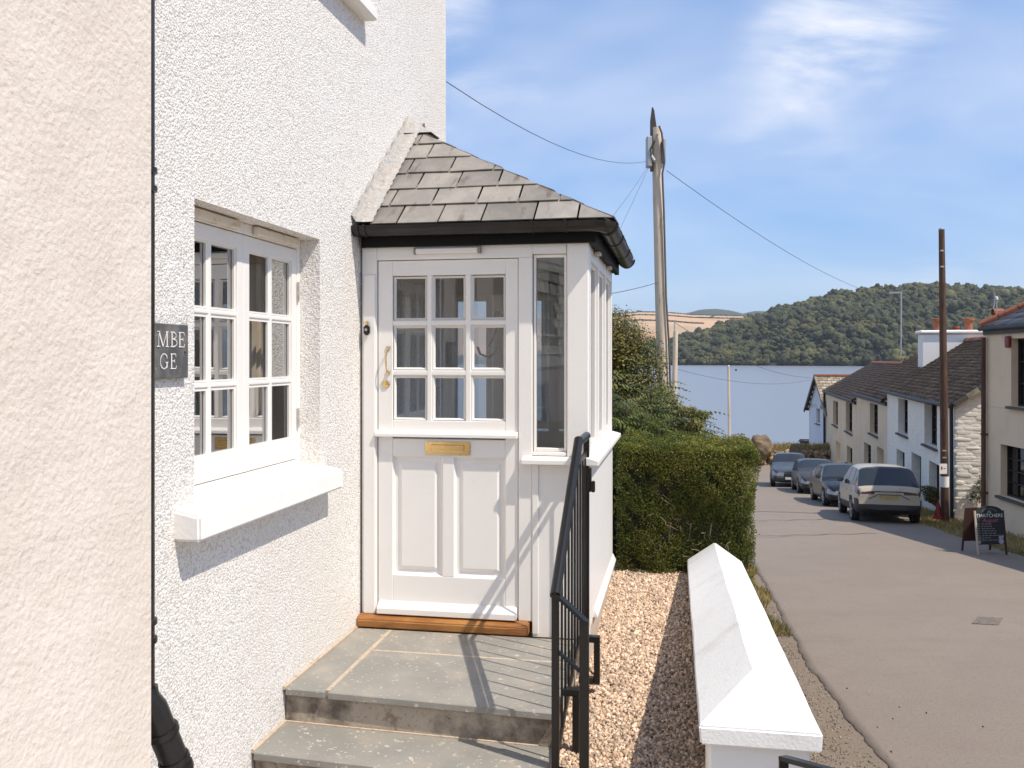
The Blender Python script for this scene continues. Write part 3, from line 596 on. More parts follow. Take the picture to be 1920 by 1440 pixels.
m_wallface = mat('white_wall_paint', (.80, .79, .77), .75, [dict(scale=3, col=(.73, .71, .68), lo=.5, hi=.8)], [('noise', 30, .2, .004)])
q = MB(); q.box(1.90, 2.235, sy0+.04, sy0+.42, -3.0, cz(sy0)-.064); q.build('pier', m_wallface, gw, bevel=.01)
m_stonewall = mat('mossy_rubble_stone', (.13, .095, .065), .9, [dict(scale=7, col=(.23, .17, .12), lo=.45, hi=.65), dict(scale=9, col=(.07, .085, .02), lo=.58, hi=.70), dict(scale=40, col=(.06, .045, .03), lo=.55, hi=.7)], [('lump', 16, .8, .03, None, .35), ('noise', 60, .6, .01)], rand=.3)
q = MB(); q.prism([(sy0+.42, -3.4), (sy0+.42, .18), (sy1+6.5, -.42), (sy1+6.5, -3.4)], 0, 1.955, 2.20); q.build('body', m_stonewall, gw)
for i in range(95):            # rubble stones standing proud of the inner face
    y = random.uniform(sy0+.45, sy1+.1); z = random.uniform(-.30, cz(y)-.09); a, b_, c_ = random.uniform(.05, .13), random.uniform(.025, .05), random.uniform(.02, .045)
    bm = bmesh.new(); bmesh.ops.create_icosphere(bm, subdivisions=1, radius=1)
    for v in bm.verts: v.co *= random.uniform(.8, 1.2)
    me = bpy.data.meshes.new('stone'); bm.to_mesh(me); bm.free(); me.materials.append(m_stonewall)
    place('stone', me, Matrix.Translation((1.950, y, z)) @ Matrix.Rotation(random.uniform(-.3, .3), 4, 'X') @ Matrix.Diagonal((c_, a, b_, 1)), gw)
# short black handrail by the pier at the picture bottom
nr = thing('short_handrail', 'short black iron handrail against the white pier', 'railing', (2.2, -2.3, -.3))
p0, p1 = at(1467, 1421, 2.62), at(1640, 1468, 2.25)
MB().bar(p0, p1, .03, .014).build('handrail', m_blackmetal, nr, bevel=.003)
for t in (.015, .34, .7): 
    p = p0.lerp(p1, t); MB().bar(p, p - Vector((0, 0, 1.2)), .016 if t > .02 else .026, .016 if t > .02 else .02, (0, 1, 0)).build('post', m_blackmetal, nr)
# ------------------------------------------------------------------ ground, road, garden, water
def sheet(name, fn, us, vs, mt, kind='structure', smooth=True):
    V = [fn(u, v) for u in us for v in vs]; n = len(vs)
    F = [(i*n+j, (i+1)*n+j, (i+1)*n+j+1, i*n+j+1) for i in range(len(us)-1) for j in range(n-1)]
    o = npmesh(name, [tuple(p) for p in V], F, mt, smooth=smooth); o['kind'] = kind; return o
m_grass = mat('dry_grass_soil', (.20, .15, .075), .95, [dict(scale=2.5, col=(.33, .25, .12), lo=.42, hi=.62), dict(scale=5, col=(.10, .11, .035), lo=.56, hi=.7), dict(scale=40, col=(.12, .09, .045), lo=.5, hi=.7)], [('noise', 25, .8, .03), ('noise', 90, .6, .01)])
m_road = mat('worn_asphalt', (.25, .201, .155), .85, [dict(scale=.35, col=(.268, .217, .167), lo=.45, hi=.6), dict(scale=2.2, col=(.24, .19, .148), lo=.5, hi=.7), dict(scale=38, col=(.195, .154, .12), lo=.50, hi=.68, amt=.75), dict(scale=.9, col=(.235, .186, .145), lo=.52, hi=.62, stretch=(.25, 1, 1), amt=.5), dict(scale=75, col=(.15, .118, .093), lo=.54, hi=.68, amt=.8), dict(scale=60, col=(.33, .275, .225), lo=.63, hi=.72, amt=.7), dict(scale=7, col=(.225, .178, .14), lo=.62, hi=.7, stretch=(1, .25, 1), amt=.6)],
             [('noise', 160, .45, .004), ('noise', 6, .25, .01)])
m_edge = mat('loose_asphalt_edge', (.215, .165, .12), .95, [dict(scale=60, col=(.30, .235, .17), lo=.5, hi=.7), dict(scale=90, col=(.06, .045, .032), lo=.58, hi=.68), dict(scale=4, col=(.22, .16, .10), lo=.5, hi=.7)], [('noise', 110, .8, .008)])
Ds = [-40, -20, -8, 0, 4, 8, 12, 16, 20, 24, 28, 32, 36, 40, 44, 48, 52, 56, 60, 63]
sheet('ground', lambda D, X: cw(X, D, gz(D)-.03), Ds, [-60, -30, -12, -4, 0, 4, 8, 12, 16, 20, 30, 60, 90], m_grass)
def rl(D):   # left and right edges of the tarmac, camera frame
    l = 2.0 + .128*D if D < 10 else (3.28 + (D-10)*.19 if D < 19 else 4.99 + (D-19)*.235)
    return l
def rr(D):
    return 8.2 + .135*D if D < 24 else 11.44 + (D-24)*.20
NR = 14
def jag(D): return .014*math.sin(D*2.9)+.010*math.sin(D*7.3+1)+.008*math.sin(D*19.7)+.006*math.sin(D*41)
def roadpt(D, t, dz): 
    l, r = rl(D), rr(D)
    if t < 0: return cw(l+jag(D)-.012, D, gz(D)-.06)
    return cw(l + (r-l)*t + (jag(D) if t == 0 else 0), D, gz(D) + dz + .05*math.sin(math.pi*t))
Dr = [-40, -20, -10, -5, -3, -2, -1, 0, 1, 2] + [3+i*.07 for i in range(230)] + [i*1.0 for i in range(20, 60)]
sheet('road', lambda D, t: roadpt(D, t, .0), Dr, [-1, 0, .015] + list(np.linspace(.06, 1, NR)), m_road, smooth=False)
# the street turns left along the water
sheet('quay_road', lambda D, X: cw(X, D, gz(D)+.004), [56.5, 58, 60, 61.5], [-20, 0, 8, 12, 16, 20, 24], m_road)
# ragged strip of loose chippings between tarmac and wall
def edgept(D, t):
    l = rl(D); return cw(l - 1.05 + t*1.14, D, gz(D) - .004 - .010*t + .004*math.sin(D*5+t*9))
sheet('road_edge', edgept, [i*.35 for i in range(-20, 55)], [0, .3, .6, .85, 1.0], m_edge)
# iron cover and tarred seams in the road
m_tar = mat('tar_seam', (.055, .045, .038), .7)
def seam(pts, w):
    V = []; F = []
    P = [cw(X, D, gz(D) + .056) for X, D in pts]
    for i, p in enumerate(P):
        d = (P[min(i+1, len(P)-1)] - P[max(i-1, 0)]).normalized(); n = Vector((-d.y, d.x, 0)); V += [p - n*w/2, p + n*w/2]
    F = [(2*i, 2*i+1, 2*i+3, 2*i+2) for i in range(len(P)-1)]
    return V, F
for k, (D0, a, b) in enumerate(((22.5, .02, .62), (26.5, .0, .55))):
    pts = []
    for i in range(14):
        t = a+(b-a)*i/13; D = D0 + .9*t + .12*math.sin(i*1.7+k); pts.append((rl(D)+(rr(D)-rl(D))*t, D))
    V, F = seam(pts, .035); o = npmesh('tar_seam', [tuple(v) for v in V], F, m_tar); o['kind'] = 'structure'
cvp = [cw((x-960)/1700*D, D, gz(D)+.058) for x, D in ((1822, 12.05), (1872, 11.95), (1880, 12.4), (1834, 12.5))]
cvo = MB().slabpoly(cvp, (0, 0, 1), .02).build('drain_cover', mat('iron_cover', (.20, .16, .123), .85, [dict(scale=30, col=(.07, .055, .045), lo=.5, hi=.6)], [('noise', 60, .6, .004)])); tag(cvo, 'flat iron cover set into the road', 'drain cover')
# small dark stones lying on the road
for i, (x, y) in enumerate(((1588, 1299), (1686, 1335), (1674, 1357), (1645, 1373), (1737, 1346), (1843, 1372), (1671, 1420))):
    D = 2.56/((y-671)/1700-.085); p = cw((x-960)/1700*D, D, gz(D)+.045); bm = bmesh.new(); bmesh.ops.create_icosphere(bm, subdivisions=1, radius=.008)
    for v in bm.verts: v.co = v.co*random.uniform(.7, 1.3) + p
    me = bpy.data.meshes.new('road_stone'); bm.to_mesh(me); bm.free(); me.materials.append(m_tar); o = bpy.data.objects.new('road_stone', me); col.objects.link(o); tag(o, 'tiny dark stone lying on the open road', 'stone', 'small stones on the road')
# garden terrace: path, gravel bed, bank
m_soil = mat('garden_soil', (.11, .075, .045), .95, [dict(scale=12, col=(.2, .14, .08), lo=.45, hi=.65)], [('noise', 40, .8, .02)])
o = MB().box(.0, 1.96, -9, -1.40, -1.0, -.34).build('path', mat('pale_concrete_path', (.50, .45, .39), .85, [dict(scale=4, col=(.42, .37, .31), lo=.45, hi=.65)], [('noise', 60, .4, .004)])); o['kind'] = 'structure'  # out of view, made pale to bounce light up onto the porch
def gravz(y): return -.245 + (y+1.2)*.045
def tern(x, y):
    if y < 2.2: z = gravz(y) - .02
    else: z = max(gravz(2.2)-.02 - (y-2.2)*.24, -2.75 - .04*(y-12))
    return (x, y, z)
sheet('garden_bank', lambda y, x: tern(x if y < 2.3 or x < 2 else 2.1, y), [-1.45, 0, 1.5, 2.2, 4, 7, 10, 13, 20], [-14, -6, 0, 1.0, 1.96], m_soil)
# gravel: loose angular stones
def blobs(n, pos, size, name, mt, tint, flat=.6, sub=0):
    ico = bmesh.new(); bmesh.ops.create_icosphere(ico, subdivisions=1, radius=1); bv = np.array([v.co[:] for v in ico.verts]); bf = np.array([[v.index for v in f.verts] for f in ico.faces]); ico.free()
    if sub == 0:
        t = (1+5**.5)/2; bv = np.array([(-1,t,0),(1,t,0),(-1,-t,0),(1,-t,0),(0,-1,t),(0,1,t),(0,-1,-t),(0,1,-t),(t,0,-1),(t,0,1),(-t,0,-1),(-t,0,1)])/1.9
        bf = np.array([(0,11,5),(0,5,1),(0,1,7),(0,7,10),(0,10,11),(1,5,9),(5,11,4),(11,10,2),(10,7,6),(7,1,8),(3,9,4),(3,4,2),(3,2,6),(3,6,8),(3,8,9),(4,9,5),(2,4,11),(6,2,10),(8,6,7),(9,8,1)])
    if sub == -1:
        bv = np.array([(1,0,0),(-1,0,0),(0,1,0),(0,-1,0),(0,0,1),(0,0,-1)], float)*1.1; bf = np.array([(0,2,4),(2,1,4),(1,3,4),(3,0,4),(2,0,5),(1,2,5),(3,1,5),(0,3,5)])
    q = rng.normal(size=(n, 4)); q /= np.linalg.norm(q, axis=1)[:, None]; w, x, y, z = q.T
    R = np.stack([1-2*(y*y+z*z), 2*(x*y-z*w), 2*(x*z+y*w), 2*(x*y+z*w), 1-2*(x*x+z*z), 2*(y*z-x*w), 2*(x*z-y*w), 2*(y*z+x*w), 1-2*(x*x+y*y)], -1).reshape(n, 3, 3)
    sc = size[:, None]*np.stack([rng.uniform(.7, 1.3, n), rng.uniform(.6, 1.0, n), rng.uniform(flat*.6, flat*1.2, n)], -1)
    loc = bv[None]*rng.uniform(.75, 1.2, (n, len(bv), 1))*sc[:, None, :]
    V = np.einsum('nij,nkj->nki', R, loc) + pos[:, None, :]
    F = (bf[None] + (np.arange(n)*len(bv))[:, None, None]).reshape(-1, 3)
    return npmesh(name, V.reshape(-1, 3), F, mt, attr=np.repeat(tint, len(bv)))
m_gravel = mat('golden_gravel', (.56, .40, .275), .8, [dict(scale=55, col=(.70, .58, .46), lo=.5, hi=.62), dict(scale=48, col=(.42, .20, .09), lo=.58, hi=.68), dict(scale=38, col=(.30, .22, .16), lo=.62, hi=.72)], [('noise', 300, .3, .002)], attr=.5)
N = 46000; gp = np.stack([rng.uniform(1.20, 1.965, N), rng.uniform(-1.7, 2.15, N), np.zeros(N)], -1); gp[:, 2] = -.245 + (gp[:, 1]+1.2)*.045 + rng.uniform(-.012, .010, N)
tag(blobs(N, gp, rng.uniform(.0075, .0155, N)*np.where(rng.random(N) > .9, 1.4, 1), 'gravel', m_gravel, rng.random(N), .75, -1), 'golden gravel bed between the porch and the garden wall', kind='stuff')
ND = 9000; dd = rng.uniform(3, 15, ND); ee = rng.random(ND)**.8; cp0 = np.array([cw(rl(d)-.02-e*1.0, d, gz(d)-.010+.006*e)[:] for d, e in zip(dd, ee)])
tag(blobs(ND, cp0, rng.uniform(.005, .014, ND), 'gravel', mat('road_chippings', (.25, .195, .145), .9, [dict(scale=40, col=(.36, .29, .22), lo=.5, hi=.6), dict(scale=33, col=(.10, .08, .06), lo=.55, hi=.65)], attr=.5), rng.random(ND), .7, -1), 'loose chippings along the broken road edge', kind='stuff')
# ------------------------------------------------------------------ foliage
def leaves(name, P, Nn, size, mt, parent=None, aspect=.5, jitter=.9, tint=None, curl=.25):
    n = len(P); d = rng.normal(size=(n, 3)); d /= np.linalg.norm(d, axis=1)[:, None]
    nn = Nn + d*jitter; nn /= np.linalg.norm(nn, axis=1)[:, None]
    a = np.cross(nn, rng.normal(size=(n, 3))); a /= np.linalg.norm(a, axis=1)[:, None]; b = np.cross(nn, a)
    s = size[:, None]
    V = np.stack([P, P + a*s*.5 + b*s*aspect*.5 + nn*s*curl*.3, P + a*s, P + a*s*.5 - b*s*aspect*.5 + nn*s*curl*.3], 1).reshape(-1, 3)
    F = np.arange(n*4).reshape(-1, 4)
    return npmesh(name, V, F, mt, parent, attr=np.repeat(rng.random(n) if tint is None else tint, 4))
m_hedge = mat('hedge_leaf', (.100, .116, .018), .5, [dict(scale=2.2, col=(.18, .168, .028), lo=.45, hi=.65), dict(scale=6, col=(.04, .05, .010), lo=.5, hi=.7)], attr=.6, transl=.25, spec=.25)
m_twig = mat('bare_twig', (.28, .21, .13), .85)
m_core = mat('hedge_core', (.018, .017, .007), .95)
hedge = thing('clipped_hedge', 'clipped evergreen box hedge with bare twigs at the end of the wall', 'hedge', (1.85, 2.4, -.2))
hx0, hx1, hy0, hy1, hz0, hz1 = 1.325, 2.345, 1.98, 3.05, -.17, .845
def hsurf(n):
    f = rng.random(n); P = np.zeros((n, 3)); Nn = np.zeros((n, 3)); u, v, w = rng.random(n), rng.random(n), rng.random(n)
    X, Y, Z = hx0+(hx1-hx0)*u, hy0+(hy1-hy0)*v, hz0+(hz1-hz0)*w
    fr_, tp, rt = f < .52, (f >= .52) & (f < .76), f >= .76
    dep = np.abs(rng.normal(0, .045, n)) - .018
    P[:] = np.stack([X, Y, Z], -1)
    P[fr_, 1] = hy0 + dep[fr_]; Nn[fr_] = (0, -1, .35); P[tp, 2] = hz1 - dep[tp]; Nn[tp] = (0, 0, 1); P[rt, 0] = hx1 - dep[rt]; Nn[rt] = (1, 0, .3)
    ro = .07*np.sin(P[:, 0]*7+P[:, 2]*5) + .05*np.sin(P[:, 1]*9+P[:, 2]*8+1); edge = np.clip((hz1-P[:, 2])/.1, 0, 1)
    P[fr_, 1] += (ro*.35)[fr_] + .05*(1-edge[fr_])**2; P[rt, 0] += (ro*.4)[rt] - .04*(1-edge[rt])**2 - .09*np.clip((.15-P[rt, 2])/.3, 0, 1); P[tp, 2] += (.016*np.sin(P[:, 0]*11)+.012*np.sin(P[:, 1]*13))[tp]
    return P, Nn
P, Nn = hsurf(125000)
gap = np.sin(P[:, 0]*21+1.3*np.sin(P[:, 2]*17))+np.sin(P[:, 2]*19+1.1*np.sin(P[:, 0]*13+P[:, 1]*15))+.9*np.sin(P[:, 0]*47+P[:, 2]*39+P[:, 1]*41); keep = gap + rng.normal(0, .9, len(P)) > -1.0 - (P[:, 2] > hz1-.1)*3
P, Nn = P[keep], Nn[keep]
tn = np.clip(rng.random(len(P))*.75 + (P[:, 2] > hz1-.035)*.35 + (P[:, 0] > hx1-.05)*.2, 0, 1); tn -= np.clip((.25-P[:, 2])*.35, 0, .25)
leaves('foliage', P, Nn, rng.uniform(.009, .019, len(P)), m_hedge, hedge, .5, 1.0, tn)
MB().box(hx0+.04, hx1-.09, hy0+.05, hy1-.05, hz0, hz1-.05).build('core', m_core, hedge)  # near-black filler stands in for the shade seen between the leaves
tw = MB()
for i in range(120):
    x = random.uniform(hx0+.05, hx1-.08); z = random.uniform(-.1, .55); y = hy0 + random.uniform(-.01, .02); p = [Vector((x, y+.06, z))]
    for k in range(random.randint(2, 5)): p.append(p[-1] + Vector((random.uniform(-.045, .045), random.uniform(-.030, .006), random.uniform(-.005, .05))))
    tw.tube(p, random.uniform(.0014, .0032), 4, False)
for i in range(6):
    x = hx0+.2+i*.15; tw.tube([(x, hy0+.12, hz0), (x+.03, hy0+.06, hz0+.2), (x+.06, hy0+.05, hz0+.45)], .007, 5)
tw.build('twigs', m_twig, hedge)
# tall evergreen behind the porch
m_ever = mat('evergreen_leaf', (.105, .110, .022), .5, [dict(scale=.9, col=(.19, .155, .028), lo=.48, hi=.66), dict(scale=2.5, col=(.035, .044, .012), lo=.5, hi=.66)], attr=.6, transl=.2)
m_bark = mat('bark', (.13, .09, .06), .9, [dict(scale=14, col=(.06, .045, .03), lo=.45, hi=.6, stretch=(1, 1, .2))], [('noise', 20, .8, .02, (1, 1, .2))])
def clumpcloud(n, centres, radii, shell=.55):
    k = len(centres); i = rng.choice(k, n, p=radii**2/np.sum(radii**2)); d = rng.normal(size=(n, 3)); d /= np.linalg.norm(d, axis=1)[:, None]
    r = radii[i]*(shell + (1-shell)*rng.random(n)**.5)*rng.uniform(.85, 1.12, n); P = centres[i] + d*r[:, None]*np.array([1, 1, .8]); return P, d*np.array([1, 1, 1]) + np.array([0, 0, .4])
def crown(name, label, cat, base, height, rx, n, leaf, mt, mk, seed, group=None, shape=lambda t: math.sin(math.pi*min(1, .12+t*.88))**.6, nc=60, aspect=.5, tr=.12):
    st = random.Random(seed); t = thing(name, label, cat, tuple(base), group); b = Vector(base); C = []; Rr = []
    tk = MB(); tk.tube([b, b+Vector((.05, .03, height*.3)), b+Vector((-.05, .08, height*.6)), b+Vector((.02, 0, height*.9))], [tr, tr*.8, tr*.5, tr*.15], 8)
    for i in range(nc):
        h = st.random(); rad = rx*shape(h); a = st.uniform(0, 2*math.pi); rr_ = rad*st.random()**.4
        c = b + Vector((math.cos(a)*rr_, math.sin(a)*rr_, height*(.14+.86*h))); C.append(c[:]); Rr.append(rx*st.uniform(.17, .32))
        if i < 14: tk.tube([b+Vector((0, 0, height*h*.7)), c.lerp(b+Vector((0, 0, height*h)), .4), c], [tr*.4, tr*.25, tr*.1], 5)
    tk.build('trunk', mk, t, smooth=True)
    P, Nn = clumpcloud(n, np.array(C), np.array(Rr)); leaves('crown', P, Nn, rng.uniform(leaf*.7, leaf*1.4, n), mt, t, aspect, .8)
    return t
def ggz(p): return p[2]
b1 = at(1180, 905, 15.5)
crown('evergreen_tree', 'dense dark evergreen tree rising behind the porch', 'tree', (b1.x-.55, b1.y, -3.2), 5.45, 1.75, 150000, .042, m_ever, m_bark, 3, nc=190, shape=lambda t: (1-t)**.55*.95+.12)
b2 = at(1105, 905, 15.2); crown('evergreen_tree', 'second evergreen tree mostly hidden by the porch', 'tree', (b2.x-.4, b2.y+.8, -3.2), 5.0, 1.7, 46000, .05, m_ever, m_bark, 9, nc=70, shape=lambda t: (1-t)**.5*.95+.12)
# stag's horn sumac with feathered leaves and red cones
m_sumac = mat('sumac_leaflet', (.125, .150, .030), .45, [dict(scale=2, col=(.21, .20, .05), lo=.5, hi=.7), dict(scale=5, col=(.035, .055, .014), lo=.5, hi=.7)], attr=.5, transl=.3)
m_cone = mat('sumac_cone', (.16, .05, .02), .9, [], [('noise', 60, .8, .02)])
def sumac(name, label, base, hts, spread, nst, seed, mt, flen=.62, cones=0):
    st = random.Random(seed); t = thing(name, label, 'shrub', tuple(base)); b = Vector(base); V = []; F = []; tint = []
    tk = MB(); tips = []
    for i in range(nst):
        a = st.uniform(0, 2*math.pi); r = spread*st.random()**.5; h = hts*(1-.35*(r/spread)**2)*st.uniform(.6, 1.0)
        tip = b + Vector((math.cos(a)*r, math.sin(a)*r, h)); tips.append(tip); tk.tube([b+Vector((math.cos(a)*r*.3, math.sin(a)*r*.3, 0)), b.lerp(tip, .6)+Vector((0, 0, h*.05)), tip], [.03, .02, .012], 5)
    tk.build('trunk', m_bark, t)
    for tip in tips:
        for j in range(13):
            a = 2*math.pi*(j/13+st.random()*.1); L = flen*st.uniform(.7, 1.15); el = st.uniform(-.25, .9); d = Vector((math.cos(a), math.sin(a), 0)); tn = st.random()
            p = tip - Vector((0, 0, st.uniform(0, .5)*flen)); NS = 11
            for s in range(NS):
                f = (s+1)/NS; q = p + d*L*f*math.cos(el*(1-f)) + Vector((0, 0, L*(math.sin(el)*f - .55*f*f))); sd = Vector((-d.y, d.x, 0)); ll = .115*(flen/.62)*(math.sin(math.pi*min(.97, .22+f*.75)))+.02
                for sg in (-1, 1):
                    k = len(V); tipv = q + sd*sg*ll*.9 + d*ll*.35 - Vector((0, 0, ll*st.uniform(.25, .7))); m_ = q.lerp(tipv, .45); wv_ = d*.016*(flen/.62)
                    V += [q[:], (m_-wv_)[:], tipv[:], (m_+wv_)[:]]; F.append((k, k+1, k+2, k+3)); tint += [tn*.7+st.random()*.3]*4
    npmesh('crown', V, F, mt, t, attr=tint)
    for i in range(cones):
        tip = tips[i % len(tips)]; MB().lathe(tip+Vector((0, 0, -.02)), [(.008, 0), (.027, .02), (.030, .05), (.020, .10), (.005, .14)], 8).build('flower_cone', m_cone, t, smooth=True)
    return t
g1 = at(1205, 850, 11.5); sumac('sumac_shrub', 'sumac shrub with feathered leaves and rusty cones behind the hedge', (g1.x, g1.y, -1.9), 3.2, .95, 75, 5, m_sumac, .50, 8)
g2 = at(1150, 850, 10.5); sumac('sumac_shrub', 'sumac shrub with drooping feathered leaves beside the porch corner', (g2.x, g2.y, -1.9), 3.25, .75, 45, 11, m_sumac, .50, 3)
m_bush = mat('pale_bush_leaf', (.20, .20, .055), .5, [dict(scale=3, col=(.30, .26, .10), lo=.5, hi=.7)], attr=.5, transl=.3)
g3 = at(1297, 850, 9.6); crown('leafy_bush', 'rounded pale green leafy bush beside the water view', 'bush', (g3.x, g3.y, -1.9), 3.02, .29, 26000, .042, m_bush, m_bark, 21, nc=80, aspect=.3, shape=lambda t: math.sqrt(max(0, 1-(t*.97)**6)))
g4 = at(1228, 850, 12.3); crown('leafy_bush', 'low dark bush filling the gap below the big pole', 'bush', (g4.x, g4.y, -2.5), 3.5, .85, 42000, .042, m_ever, m_bark, 22, nc=90, shape=lambda t: math.sqrt(max(0, 1-(t*.95)**4)))
# dry grass tufts on the verges
m_straw = mat('dry_grass_blade', (.40, .29, .11), .8, [dict(scale=1.2, col=(.18, .17, .05), lo=.48, hi=.62)], attr=.5, transl=.3)
def tufts(name, label, n, fn, h):
    P = np.array([fn() for _ in range(n)]); lean = rng.normal(0, .35, (n, 2)); hh = h*rng.uniform(.4, 1.2, n); wd = rng.uniform(.004, .010, n)*(h/.1)**.5; a = rng.uniform(0, math.pi, n)
    dx = np.stack([np.cos(a)*wd, np.sin(a)*wd, np.zeros(n)], -1); tp = P + np.stack([lean[:, 0]*hh, lean[:, 1]*hh, hh], -1)
    V = np.stack([P-dx, P+dx, tp], 1).reshape(-1, 3); o = npmesh(name, V, np.arange(n*3).reshape(-1, 3), m_straw, attr=np.repeat(rng.random(n), 3)); return tag(o, label, kind='stuff')
def vleft():
    D = random.uniform(11.5, 24); X = rl(D) - .12 - random.random()**1.6*.9 + .10*math.sin(D*2.3); return cw(X, D, gz(D))[:]
tufts('grass', 'dry grass along the foot of the garden wall', 9000, vleft, .11)
def vright():
    D = random.uniform(13, 40); X = rr(D) + random.random()**1.3*2.6 + .12*math.sin(D*2.1); return cw(X, D, gz(D)-.02)[:]
tufts('grass', 'dry grass verge in front of the houses', 22000, vright, .12)
def vnear():
    p = at(random.uniform(1520, 1640), random.uniform(1412, 1450), 3.4); D = random.uniform(3.0, 3.6); return cw(random.uniform(1.05, 1.6), D, gz(D)+.02)[:]
# ------------------------------------------------------------------ estuary and far shore
WZ = -9.2
m_water = mat('estuary_water', (.20, .21, .225), .28, [], [('noise', .5, .12, .12), ('noise', 2.2, .15, .05)], spec=.5)
wo_ = npmesh('water', [cw(-2500, 60, WZ)[:], cw(2500, 60, WZ)[:], cw(5000, 4200, WZ)[:], cw(-5000, 4200, WZ)[:]], [(0, 1, 2, 3)], m_water); wo_['kind'] = 'structure'
def lerp_tab(tab, x):
    for (a, b), (c, d) in zip(tab[:-1], tab[1:]):
        if a <= x <= c: return b + (d-b)*(x-a)/(c-a)
    return tab[0][1] if x < tab[0][0] else tab[-1][1]
ridge = [(900, 668), (1150, 652), (1230, 640), (1290, 622), (1350, 606), (1410, 592), (1460, 574), (1510, 565), (1560, 553), (1620, 546), (1680, 539), (1750, 533), (1850, 536), (1920, 541), (2050, 545), (2300, 560), (2700, 600), (3200, 650)]
def shoreD(px): return lerp_tab([(800, 1350), (1200, 1180), (1300, 1130), (1600, 1010), (1900, 930), (3200, 800)], px)
def hillpt(px, t):            # t=0 at the shore, 1 at the crest, beyond falls away
    D0 = shoreD(px); D1 = D0 + 420; D = D0 + (D1-D0)*t; zr = (671-lerp_tab(ridge, px))/1700*D1 - 11
    s = max(0, t); k = math.sin(min(s, 1)*math.pi/2)**.9 if s < 1 else 1-.25*(s-1)
    z = WZ - 2 + (zr - WZ)*k if t > 0 else WZ - 4
    z += 5*math.sin(px*.013+t*3)*math.sin(t*5)*min(1, t*3)*(1 if t < .9 else 0)
    return cw((px-960)/1700*D, D, z)
m_hillsoil = mat('wood_floor', (.025, .032, .016), .95)
sheet('hill', lambda px, t: hillpt(px, t), list(range(820, 3220, 40)), [-.05, 0, .05, .12, .2, .3, .4, .5, .6, .7, .8, .9, 1.0, 1.1, 1.3], m_hillsoil)
m_wood = mat('woodland_canopy', (.080, .084, .024), .9, [dict(scale=.25, col=(.032, .040, .014), lo=.42, hi=.62), dict(scale=.012, col=(.115, .105, .03), lo=.5, hi=.65), dict(scale=.8, col=(.09, .095, .032), lo=.55, hi=.75, amt=.7)], [('noise', .5, 1.0, 2.2), ('noise', 1.6, .8, .7)], attr=.6)
pts = []; 
for i in range(9000):
    px = random.uniform(1130, 2350) if i < 8000 else random.uniform(850, 1130); t = random.uniform(-.005, 1.03)
    p = hillpt(px, max(t, .012)); pts.append((p.x, p.y, p.z))
pts = np.array(pts); nC = len(pts); szc = np.clip(rng.lognormal(1.48, .36, nC), 2.2, 10); pts[:, 2] += szc*.75
big = np.concatenate([pts]*5); off = rng.normal(size=(len(big), 3)); off /= np.linalg.norm(off, axis=1)[:, None]; S5 = np.concatenate([szc]*5)
off[nC:, 2] = np.abs(off[nC:, 2])*.8; big[nC:] += off[nC:]*S5[nC:, None]*.72; szs = S5.copy(); szs[nC:] *= rng.uniform(.38, .6, len(szs)-nC)
tag(blobs(len(big), big, szs*.95, 'woodland', m_wood, np.tile(rng.random(nC), 5)*.6+rng.random(len(big))*.4, 1.0, 0), 'dense green woodland covering the far bank', kind='stuff')
by = MB().lathe(at(1380, 694.5, 640), [(.3, -.3), (.75, 0), (.7, .6), (.2, 1.1)], 10).build('mooring_buoy', m_core); tag(by, 'tiny dark mooring buoy floating on the estuary', 'buoy')
# stubble fields and hedgerows beyond
m_field = mat('stubble_field', (.50, .285, .145), .95, [dict(scale=.0042, col=(.56, .35, .19), lo=.45, hi=.55), dict(scale=.0028, col=(.42, .30, .17), lo=.55, hi=.60), dict(scale=.02, col=(.44, .31, .18), lo=.5, hi=.7, amt=.4)])
ftop = [(600, 606), (1000, 598), (1150, 594), (1200, 589), (1250, 590), (1300, 594), (1400, 596), (1480, 598), (1700, 600), (2400, 640)]
def fieldpt(px, t):
    D = 1700 + 1500*t; z0 = -(640-671)/1700*1700; z1 = (671-lerp_tab(ftop, px))/1700*3200; k = math.sin(min(t, 1)*math.pi/2)
    z = -8 + (z1+8)*k if t <= 1 else z1 - (t-1)*120
    return cw((px-960)/1700*D, D, z)
sheet('far_fields', fieldpt, list(range(500, 2300, 50)), [-.1, 0, .1, .2, .3, .4, .5, .6, .7, .8, .9, 1, 1.2], m_field)
hp = []
def hrow(a, ta, b, tb, n, w=0):
    for i in range(n*3):
        s = i/n/3; p = fieldpt(a+(b-a)*s+random.uniform(-.3, .3), ta+(tb-ta)*s+random.uniform(-.004, .004)); hp.append((*p, random.uniform(1.5, 2.7)))
for a, ta, b, tb, n in ((1100, .60, 1500, .575, 170), (1100, .80, 1500, .72, 170), (1120, .97, 1290, .90, 80), (1290, .90, 1480, .82, 90), (1250, .98, 1480, .93, 100), (1100, .47, 1320, .44, 110), (1330, .58, 1345, .76, 16)): hrow(a, ta, b, tb, n)
for px in list(np.arange(1130, 1186, 4))+[1172, 1178, 1196, 1199, 1201]: p = fieldpt(px+random.uniform(-2, 2), 1.0); hp.append((p.x, p.y, p.z+random.uniform(1, 9), random.uniform(4, 8)))
hp = np.array(hp); tag(blobs(len(hp), hp[:, :3]+[0, 0, 1.5], hp[:, 3], 'hedgerows', m_wood, rng.random(len(hp)), 1., 0), 'dark hedgerows dividing the far stubble fields', kind='stuff')
